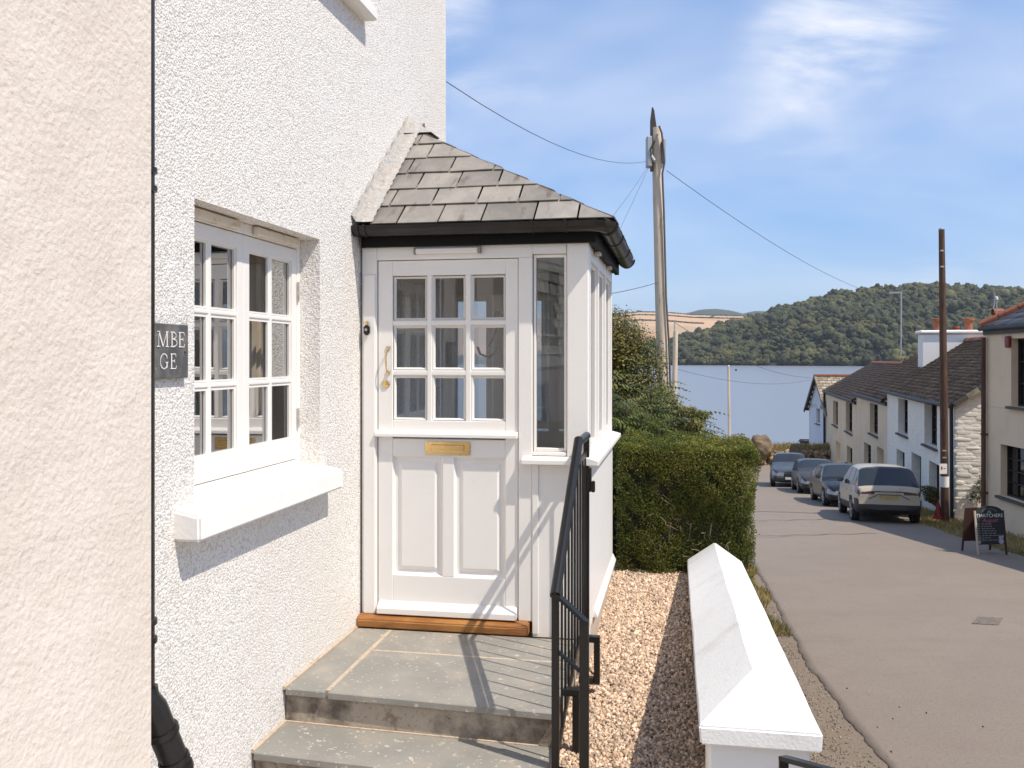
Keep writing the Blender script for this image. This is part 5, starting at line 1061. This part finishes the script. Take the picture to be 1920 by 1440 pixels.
ab = MB(TB); ab.box(qx(1890), qx(1890)+.22, -.10, -.001, zat(652, 23.5), zat(630, 23.5)); tag(ab.build('alarm_box', mat('red_alarm_box', (.22, .03, .03), .5), None, bevel=.03), 'dark red alarm box under the eaves of the beige house', 'alarm box')
cp_ = at(1872, 590, 30); MB().box(-.25, .25, -.25, .25, -.9, .0).build('chimney', m_terra, be, T=Matrix.Translation(cp_ - Vector((0, 0, .15)))); 
MB().tube([at(1861, 585, 29.9), at(1880, 585, 29.9)], .11, 10, False).build('chimney_cowl', m_terra, be); MB().lathe(cp_ - Vector((0, 0, .16)), [(.16, 0), (.12, .12), (.10, .18)], 10).build('chimney_pot', m_white_smooth, be)
ae2 = thing('television_aerial', 'small angled aerial above the beige house roof', 'aerial', tuple(at(1868, 598, 29)))
MB().tube([at(1868.5, 600, 29), at(1868.5, 558, 29)], .022, 5).build('mast', m_steelg, ae2); MB().tube([at(1862.5, 579, 29), at(1866, 563, 29), at(1864, 548, 29)], .02, 5).build('boom', m_steelg, ae2); MB().lathe(at(1868.5, 563, 29), [(.02, 0), (.05, .02), (.05, .10), (.02, .12)], 8).build('amplifier', m_white_smooth, ae2)
# slate hung house behind the viewpoint, seen in the porch glass
sh = thing('slate_hung_house', 'pale slate hung house across the lane, seen reflected in the door glass', 'house', (-1, -17, -.6))
m_hung = mat('hung_slate', (.70, .69, .60), .6, attr=.2)
hs = [(-2.6, -1.5, 2.0, 3.1), (1.2, 2.3, 2.0, 3.1), (-2.2, -1.0, -.4, 1.0), (2.0, 3.2, -.4, 1.0)]
TS = faceT((-2.0, -15, 0), math.radians(107.5))
w = MB(TS); holed(w, [-6, 6], [-1.5, 1.35], hs[2:], 0, .15); w.build('wall', mat('pink_render', (.55, .44, .41), .8), sh)
w = MB(TS); holed(w, [-6, 6], [1.35, 5.2], hs[:2], .03, .15); w.build('upper_wall', m_sill, sh)
def inhole(a, b, c, d): return any(h[0]-.02 < (a+b)/2 < h[1]+.02 and h[2]-.02 < (c+d)/2 < h[3]+.02 for h in hs)
V = []; F = []; tint = []
for r in range(17):
    for i in range(45):
        a = -6+i*.27+(.135 if r % 2 else 0); c = 1.33+r*.23
        if inhole(a, a+.27, c, c+.23): continue
        k = len(V); V += [(TS @ Vector(p))[:] for p in ((a+.008, -.03, c), (a+.262, -.03, c), (a+.262, .0, c+.26), (a+.008, .0, c+.26))]; F.append((k, k+1, k+2, k+3)); tint += [random.random()]*4
npmesh('hung_slates', V, F, m_hung, sh, attr=tint)['kind'] = 'stuff'
for h in hs: cot_window(sh, TS, *h, .1, m_white_smooth, 2, 2)
slates('roof', TS @ Vector((-6.2, -.3, 5.1)), TS @ Vector((6.2, -.3, 5.1)), TS @ Vector((-6.2, 3, 7.2)), TS @ Vector((6.2, 3, 7.2)), 14, .35, m_gslate, sh)
MB(TS).box(-6.2, 6.2, -.35, -.1, 4.95, 5.1).build('gutter', m_blackgut, sh)
o = MB().box(-8, 7, -30, -9.001, -1.6, -.75).build('lane', mat('pale_lane', (.36, .31, .26), .9, [dict(scale=3, col=(.30, .255, .21), lo=.45, hi=.65)])); o['kind'] = 'structure'  # unseen ground behind the camera, added and kept pale for bounce light
# ------------------------------------------------------------------ parked cars
m_tyre = mat('tyre_rubber', (.018, .017, .016), .85)
m_rim = mat('alloy_rim', (.20, .20, .20), .4, metal=.8)
m_carglass = mat('car_glass', (.030, .036, .042), .08, spec=.45)
m_headl = mat('headlamp_lens', (.30, .31, .33), .1, spec=.8)
m_tail = mat('tail_lamp_lens', (.085, .028, .03), .15, spec=.7)
m_trim = mat('black_bumper_plastic', (.045, .044, .045), .65)
m_plate_w = mat('white_number_plate', (.6, .6, .58), .5); m_plate_y = mat('yellow_number_plate', (.42, .31, .11), .6, [dict(scale=20, col=(.25, .17, .08), lo=.5, hi=.7)])
def wedge(tab, y):
    for (a, b), (c, d) in zip(tab[:-1], tab[1:]):
        if a <= y <= c: t = (y-a)/(c-a); return b+(d-b)*t
    return tab[0][1] if y < tab[0][0] else tab[-1][1]
def car(label, X, D, ang, L, Wd, H, paint, spec, roofbox=False, rear_view=False, G=None):
    G = gz(D) if G is None else G
    # body lofted nose (y=0) to tail (y=L); spec gives bonnet, screen, roof and tail stations
    root = thing('parked_car', label, 'car', tuple(cw(X, D, G)), 'cars parked along the street')
    pitch = math.atan(.085)*(1 if rear_view else -1)
    T = Matrix.Translation(cw(X, D, G+.02)) @ Matrix.Rotation(ang, 4, 'Z') @ Matrix.Rotation(pitch*.97, 4, 'X') @ Matrix.Translation((0, -L/2, 0))
    hw = Wd/2; s = spec; zb = s['zb']; belt = s['belt']
    # outlines along the length
    top = [(0, s['nose']), (.05, s['nose']+.06), (.18, s['nose']+.13), (s['cowl']*.6, s['hood']-.03), (s['cowl'], s['hood']), (s['rooff']-.10, H-.085), (s['rooff'], H-.035), (s['rooff']+.25, H-.008), (s['roofm'], H), ((s['roofm']+s['roofr'])/2, H-.015), (s['roofr']-.06, H-.055), (s['roofr']+.05, H-.10), (s['deck'], s['tailz']), (L-.03, s['tailz']-.07), (L, s['tailz']-.14)]
    bel = [(0, s['nose']-.08), (.15, s['nose']+.0), (s['cowl'], s['hood']-.06), (s['roofm'], belt), (s['roofr'], belt+.02), (s['deck'], s['tailz']-.12), (L-.03, s['tailz']-.15), (L, s['tailz']-.22)]
    wid = [(0, .70), (.10, .84), (.35, .95), (.9, 1.0), (L-.9, 1.0), (L-.3, .98), (L-.06, .94), (L, .88)]
    bot = [(0, zb+.10), (.25, zb), (L-.3, zb+.02), (L, zb+.16)]
    ys = sorted(set(list(np.linspace(0, L, 46)) + [.03, .07, L-.03, L-.07])); ring = 15; V = []
    for y in ys:
        w = hw*wedge(wid, y); zt = wedge(top, y); zl = min(wedge(bel, y), zt-.01); z0 = wedge(bot, y); cab = max(0, min(1, (zt-zl)/(H-belt)))
        tw_ = w*(1-.27*cab) if cab > .15 else w*(.93-.05*cab/.15)
        pts = [(0, z0), (w*.55, z0), (w*.90, z0+.02), (w*.975, z0+.10), (w*.995, z0+(zl-z0)*.35), (w*1.0, z0+(zl-z0)*.62), (w*.985, z0+(zl-z0)*.85), (w*.955, zl)]
        for f in (.3, .6, .88): pts.append((w*.945+(tw_-w*.945)*f, zl+(zt-zl)*f*.97))
        pts += [(tw_*.93, zt-.012*(1+cab)), (tw_*.72, zt+.008), (tw_*.38, zt+.022), (0, zt+.028)]
        V.append(pts)
    n = len(ys); m = len(V[0]); vs = []; idx = {}
    for i in range(n):
        for j in range(m):
            x, z = V[i][j]; idx[i, j, 1] = len(vs); vs.append((x, ys[i], z))
            if 0 < j < m-1: idx[i, j, -1] = len(vs); vs.append((-x, ys[i], z))
            else: idx[i, j, -1] = idx[i, j, 1]
    groups = {}
    def put(k, f): groups.setdefault(k, []).append(f)
    wr = s.get('wr', .33); axf, axr = s['axf'], L-s['axr']
    for i in range(n-1):
        yc = (ys[i]+ys[i+1])/2; zt = wedge(top, yc); zl = min(wedge(bel, yc), zt-.01)
        for j in range(m-1):
            zc = (V[i][j][1]+V[i+1][j+1][1])/2; xc = (V[i][j][0]+V[i+1][j+1][0])/2/hw; k = 'body'
            cab = zt-zl > (.18 if yc < L/2 else .125)
            if cab and 7 <= j <= 9 and s['cowl']+.25 < yc < s['deck']-s.get('cp', .25):
                k = 'side_window'
                if any(abs(yc-b) < .05 for b in s['pill']): k = 'pillar'
            elif cab and j >= 10 and s['cowl']+.05 < yc < s['rooff']-.04: k = 'windscreen'
            elif cab and j >= 10 and s['roofr']+.06 < yc < s['deck']-.02: k = 'rear_window'
            elif cab and 7 <= j <= 9 and s['cowl']+.05 < yc <= s['cowl']+.25: k = 'pillar'
            elif cab and s.get('blackbump') and j >= 10 and s['roofr']-.10 < yc <= s['roofr']+.06: k = 'pillar'
            elif j <= 3: k = 'lower_trim'
            elif j == 4 and (yc < .1 or yc > L-.25) and s.get('blackbump'): k = 'lower_trim'
            if j in (4, 5, 6):
                for ax in (axf, axr):
                    if math.hypot(yc-ax, zc-wr) < wr+.05: k = 'wheel_arch'
            if j <= 3:
                for ax in (axf, axr):
                    if math.hypot(yc-ax, max(0, zc-wr)) < wr+.05: k = 'wheel_arch'
            if yc < .30 and j in (5, 6) and xc > .50: k = 'headlight'
            if yc < .12 and j in (4, 5) and xc <= .62: k = 'grille'
            if yc > L-.32 and j in s.get('tailj', (6, 7)) and xc > .42: k = 'tail_light'
            ak = 10 if abs(yc-axf) < abs(yc-axr) else 20
            for sg in (1, -1): put((k, sg) if k in ('headlight', 'tail_light', 'side_window') else ((k, ak) if k == 'wheel_arch' and j < 1 else ((k, ak+sg) if k == 'wheel_arch' else (k, 0))), (idx[i, j, sg], idx[i+1, j, sg], idx[i+1, j+1, sg], idx[i, j+1, sg]))
    # nose and tail faces: an outer and an inner strip per height band
    for i, nm in ((0, 'f'), (n-1, 'r')):
        for j in range(m-1):
            zc = (V[i][j][1]+V[i][j+1][1])/2; q0 = len(vs)
            vs += [(0, ys[i], V[i][j][1]), (0, ys[i], V[i][j+1][1])]
            for sg in (1, -1):
                k0 = len(vs); vs += [(sg*V[i][j][0]*.52, ys[i], V[i][j][1]), (sg*V[i][j+1][0]*.52, ys[i], V[i][j+1][1])]
                for outer in (1, 0):
                    k = 'body'
                    if nm == 'f':
                        if zc < .36: k = 'lower_trim'
                        elif zc < s['nose']-.10 and not outer: k = 'grille'
                        elif outer and s['nose']-.20 < zc < s['nose']-.04: k = 'headlight'
                        elif zc < .5: k = 'grille'
                    else:
                        if zc < (.58 if s.get('blackbump') else .34): k = 'lower_trim'
                        elif outer and s['tailz']-.24 < zc: k = 'tail_light'
                    f = (idx[i, j, sg], idx[i, j+1, sg], k0+1, k0) if outer else (k0, k0+1, q0+1, q0)
                    put((k, sg) if k in ('headlight', 'tail_light') else (k, 0), f)
    mats = dict(body=paint, side_window=m_carglass, windscreen=m_carglass, rear_window=m_carglass, pillar=m_trim, lower_trim=m_trim if s.get('blackbump') else paint, wheel_arch=m_tyre, headlight=m_headl, grille=m_tyre, tail_light=m_tail)
    for (k, sg), fs in groups.items():
        used = sorted({v for f in fs for v in f}); mp_ = {v: q for q, v in enumerate(used)}; b = MB(T); b.add([vs[v] for v in used], [tuple(dict.fromkeys(mp_[v] for v in f)) for f in fs if len({mp_[v] for v in f}) > 2])
        o = b.build(k, mats[k], root); 
        bm = bmesh.new(); bm.from_mesh(o.data); bmesh.ops.remove_doubles(bm, verts=bm.verts, dist=.0005); bmesh.ops.recalc_face_normals(bm, faces=bm.faces); bm.to_mesh(o.data); bm.free()
        o.data.polygons.foreach_set('use_smooth', [True]*len(o.data.polygons))
    tyre = None
    for ax in (axf, axr):
        for sg in (1, -1):
            xo = sg*(hw-.11); b = MB(T); b.lathe((xo, ax, wr), [(wr-.10, -.10), (wr-.02, -.105), (wr, -.08), (wr, .08), (wr-.02, .105), (wr-.10, .10)], 20, 0); w = b.build('wheel', m_tyre, root, smooth=True)
            b = MB(T); b.lathe((xo+sg*.098, ax, wr), [(wr-.09, -.004), (wr-.09, .006), (wr-.13, .002), (.05, .0), (.05, .010)], 20, 0)
            b.build('rim', m_rim, w)
            b = MB(T)
            for k in range(5):
                a = 2*math.pi*k/5; c_, s_ = math.cos(a), math.sin(a); b.bar((xo+sg*.112, ax+.05*c_, wr+.05*s_), (xo+sg*.106, ax+(wr-.10)*c_, wr+(wr-.10)*s_), .05, .02, (1, 0, 0))
            b.build('spoke', m_steelg, w)
    for sg in (1, -1):
        b = MB(T); yy = s['cowl']+.42; b.box(sg*hw*.93 if sg > 0 else -hw*.93-.20, hw*.93+.20 if sg > 0 else -hw*.93, yy, yy+.11, belt+.02, belt+.16); b.build('mirror', m_trim, root, bevel=.035, seg=2)
    MB(T).box(-.26, .26, -.020, .015, .40, .51).build('number_plate', m_plate_w, root)
    MB(T).box(-.26, .26, L-.06, L+.004, s.get('plz', .72), s.get('plz', .72)+.11).build('number_plate', m_plate_y, root)
    for zz_, hh in ((belt-.16, .03),):
        for yy in (s['pill'][0]+.10, s['pill'][1]+.1 if len(s['pill']) > 1 else s['pill'][0]+.9):
            for sg in (1, -1): MB(T).box(sg*hw*.99-.012, sg*hw*.99+.012, yy, yy+.18, zz_, zz_+hh).build('door_handle', paint, root)
    if rear_view:
        for k in range(8): MB(T).box(-.30+k*.078, -.26+k*.078, L-.02, L+.012, .905, .93).build('badge_letter', m_trim, root)
        MB(T).bar((-.55, L+.006, .70), (-.30, L+.010, .83), .016, .016).bar((-.30, L+.010, .83), (.30, L+.010, .83), .016, .016).bar((.30, L+.010, .83), (.55, L+.006, .70), .016, .016).build('tailgate_crease', m_trim, root)  # dark bars stand in for the shade line of the crease
    if roofbox:
        MB(T).box(-.35, .35, 1.5, 3.3, H+.10, H+.42).build('roof_box', m_trim, root, bevel=.12, seg=3)
        for yy in (1.8, 2.9): MB(T).box(-.6, .6, yy, yy+.06, H+.03, H+.099).build('roof_bar', m_steelg, root)
    return root, T
hatch = dict(zb=.20, belt=.93, nose=.62, cowl=1.05, hood=.94, rooff=1.90, roofm=2.4, roofr=3.55, deck=4.10, tailz=1.00, axf=.85, axr=.78, pill=(2.45, 3.30), wr=.32)
suv = dict(zb=.24, belt=1.03, nose=.76, cowl=1.05, hood=1.02, rooff=1.85, roofm=2.5, roofr=3.90, deck=4.33, tailz=1.05, axf=.88, axr=.85, pill=(2.45, 3.35), wr=.36, blackbump=True, plz=.70, tailj=(6, 7))
saloon = dict(zb=.18, belt=.92, nose=.62, cowl=1.15, hood=.90, rooff=2.10, roofm=2.7, roofr=3.55, deck=4.35, tailz=1.02, axf=.85, axr=.95, pill=(2.65, 3.45), wr=.33)
def paint(nm, c, dusty=.0): return mat(nm, c, .32, [dict(scale=2.2, col=(c[0]*.8+.12*dusty, c[1]*.8+.095*dusty, c[2]*.8+.07*dusty), lo=.45, hi=.65, amt=.8)] + ([dict(scale=3, col=(.42, .30, .19), lo=.55, hi=.72, amt=dusty)] if dusty else []), coat=.22, spec=.35)
aw = camdir(1, 0)                 # world angle of the camera's right
down = camdir(.21, 1) - math.pi/2 # car y axis along the street
# car frames: y=0 is the nose; nose towards us means y axis points away down the street
face_us = down; face_away = down + math.pi
car('dusty cream crossover parked nearest, seen from behind', 11.22, 27.9, face_away-.02, 4.42, 1.86, 1.63, paint('dusty_cream_paint', (.44, .385, .30), .8), suv, rear_view=True)
car('black saloon parked nose out behind the cream crossover', 12.25, 33.6, face_us+.02, 4.7, 1.84, 1.45, paint('black_car_paint', (.010, .010, .011)), saloon)
car('dark grey hatchback parked between the black saloon and the blue crossover', 13.5, 40.3, face_us, 4.2, 1.80, 1.46, paint('dark_grey_paint', (.05, .048, .046)), hatch)
car('blue grey crossover parked farthest down the street with bright windscreen', 13.9, 45.4, face_us-.06, 4.4, 1.85, 1.62, paint('blue_grey_paint', (.075, .09, .11)), suv)
car('dark car with a black roof box beyond the parked row', 23.3, 72, face_us+.1, 4.5, 1.85, 1.60, paint('charcoal_paint', (.03, .028, .028)), suv, roofbox=True, G=-8.5)
o = MB(faceT(cw(25, 72, -8.5), YAW)).box(-5, 8, -7.5, 9, -.6, 0).build('quay', m_road); o['kind'] = 'structure'
# ------------------------------------------------------------------ pavement board
ab_ = thing('pavement_board', 'black chalk menu board on wooden legs beside the beige house', 'sign', tuple(cw(9.9, 19.4, gz(19.4))))
D0 = 19.4; AB = Matrix.Translation(cw((1851-960)/1700*D0, D0, gz(D0)+.03)) @ Matrix.Rotation(YAW+.10, 4, 'Z')
m_board = mat('chalkboard', (.016, .018, .021), .6, [dict(scale=3, col=(.024, .027, .030), lo=.5, hi=.7)]); m_bwood = mat('pale_pine', (.50, .40, .30), .7); m_bwood2 = mat('red_brown_wood', (.06, .022, .014), .7)
lean = Matrix.Rotation(math.radians(8), 4, 'X'); F1 = AB @ Matrix.Translation((0, -.18, 0)) @ lean.inverted() @ Matrix.Identity(4); F2 = AB @ Matrix.Translation((-.06, .30, 0)) @ lean
hw_ = .30; out = [(-hw_, .22), (hw_, .22), (hw_, .90)] + [(hw_*math.cos(a), .90+.13*math.sin(a)) for a in np.linspace(.35, math.pi-.35, 9)] + [(-hw_, .90)]
MB(F1).prism(out, 1, -.012, .012).build('board', m_board, ab_)
for x in (-hw_-.035, hw_+.0): MB(F1).box(x, x+.034, -.016, .016, 0 if x < 0 else .0, .93).build('leg', m_bwood if x < 0 else m_bwood2, ab_)
MB(F2).prism([(-hw_, .22), (hw_, .22), (hw_, .96), (-hw_, .96)], 1, -.012, .012).build('board', m_bwood2, ab_)
for x in (-hw_-.035, hw_): MB(F2).box(x, x+.034, -.016, .016, 0, .96).build('leg', m_bwood2, ab_)
def text(s, size, x, z, mt, name, sx=1., shear=0):
    c = bpy.data.curves.new(name, 'FONT'); c.body = s; c.size = size; c.align_x = 'CENTER'; c.shear = shear; o = bpy.data.objects.new(name, c); col.objects.link(o)
    dg = bpy.context.evaluated_depsgraph_get(); me = bpy.data.meshes.new_from_object(o.evaluated_get(dg)); bpy.data.objects.remove(o)
    for v in me.vertices: v.co = F1 @ Vector((x + v.co.x*sx, -.0145, z + v.co.y))
    me.materials.append(mt); q = bpy.data.objects.new(name, me); col.objects.link(q); adopt(q, ab_)
m_chalk = mat('chalk_white', (.70, .72, .70), .8); m_chalkg = mat('chalk_grey', (.24, .25, .25), .8); m_pink = mat('pink_chalk', (.50, .10, .20), .8)
text('THATCHERS', .105, 0, .79, m_chalk, 'lettering', 1.02); text('August', .115, .0, .69, m_pink, 'lettering', 1.1, .3)
b = MB(F1)
for i in range(14):
    a = math.pi*(.12+.76*i/13); b.box(.17*math.cos(a)-.009, .17*math.cos(a)+.009, -.0146, -.0126, .885+.085*math.sin(a)-.006, .885+.085*math.sin(a)+.006)
b.box(-.035, .035, -.0146, -.0126, .90, .925).box(-.05, .05, -.0146, -.0126, .878, .895).build('crest', m_chalkg, ab_)
b = MB(F1)
for r in range(8):
    z = .645-r*.048; x = -.20
    b.box(-.31, -.24, -.0146, -.0126, z, z+.014)
    for k in range(random.randint(3, 6)): 
        w_ = random.uniform(.03, .08); b.box(x, x+w_, -.0146, -.0126, z-.004, z+.010); x += w_+.018
b.build('chalk_lines', m_chalkg, ab_)
b = MB(F1); 
for x, z, r in ((.22, .28, .06), (.20, .36, .035), (.25, .37, .03), (-.27, .27, .03)): b.lathe((x, -.0126, z), [(r, 0), (r*.9, -.002)], 10, 1)
b.build('chalk_drawing', mat('lilac_chalk', (.36, .36, .46), .8), ab_)
b = MB(F1)
for i in range(12): a = random.uniform(.2, 2.2); b.bar((-.26, -.0135, .28), (-.26+.12*math.cos(a), -.0135, .28+.12*math.sin(a)), .001, .006, (0, 1, 0))
b.build('chalk_drawing', m_chalkg, ab_)
# red cone-shaped thing and pot plant by the white cottage
rc = thing('red_cone', 'small red cone leaning by the foot of the dark pole', 'cone', tuple(at(1758, 975, 27.0)))
MB().lathe(at(1759, 968, 27.0), [(.16, -.06), (.16, -.02), (.12, 0), (.03, .42), (.02, .44)], 10).build('cone', mat('red_plastic', (.26, .025, .02), .6), rc, smooth=True)
pp = thing('window_plant', 'dark leafy pot plant on the white cottage window sill', 'plant', tuple(at(1751, 940, 28.6)))
pc = np.array([at(1751, 928, 29.9)[:]]*5)+rng.normal(0, .12, (5, 3)); P, Nn = clumpcloud(1600, pc, np.full(5, .22)); leaves('foliage', P, Nn, rng.uniform(.05, .09, 1600), m_ever, pp)
MB().lathe(at(1751, 943, 29.9), [(.13, 0), (.18, .2), (.17, .2)], 10).build('pot', m_terra, pp)
cl_p = thing('climbing_plant', 'thin leafy sprigs climbing the white gable beside the brown pipe', 'plant', tuple(at(1838, 950, 26.8)))
pc = np.array([at(x, y, 27.0)[:] for x, y in ((1845, 893), (1838, 905), (1832, 921), (1842, 918), (1826, 930), (1840, 933), (1848, 925))]); P, Nn = clumpcloud(420, pc, np.full(7, .16), .1); leaves('foliage', P, Nn, rng.uniform(.05, .09, 420), m_ever, cl_p)
MB().tube([at(1850, 975, 27.0), at(1846, 930, 27.0), at(1842, 890, 27.05)], .012, 5).build('stem', m_bark, cl_p)
# ------------------------------------------------------------------ summer haze over the estuary
hz = MB(Matrix.Rotation(YAW, 4, 'Z')); hz.box(-7000, 7000, -60, 6500, -16, 260)
hm = bpy.data.materials.new('haze_air'); hm.use_nodes = True; hN, hL = hm.node_tree.nodes, hm.node_tree.links; hN.clear()
ho_ = hN.new('ShaderNodeOutputMaterial'); hv = hN.new('ShaderNodeVolumePrincipled'); hv.inputs['Color'].default_value = (.80, .87, 1, 1); hv.inputs['Density'].default_value = .00008; hv.inputs['Anisotropy'].default_value = .2
hL.new(hv.outputs[0], ho_.inputs['Volume']); haze = hz.build('haze', hm); tag(haze, 'thin pale summer haze over the estuary', kind='stuff')
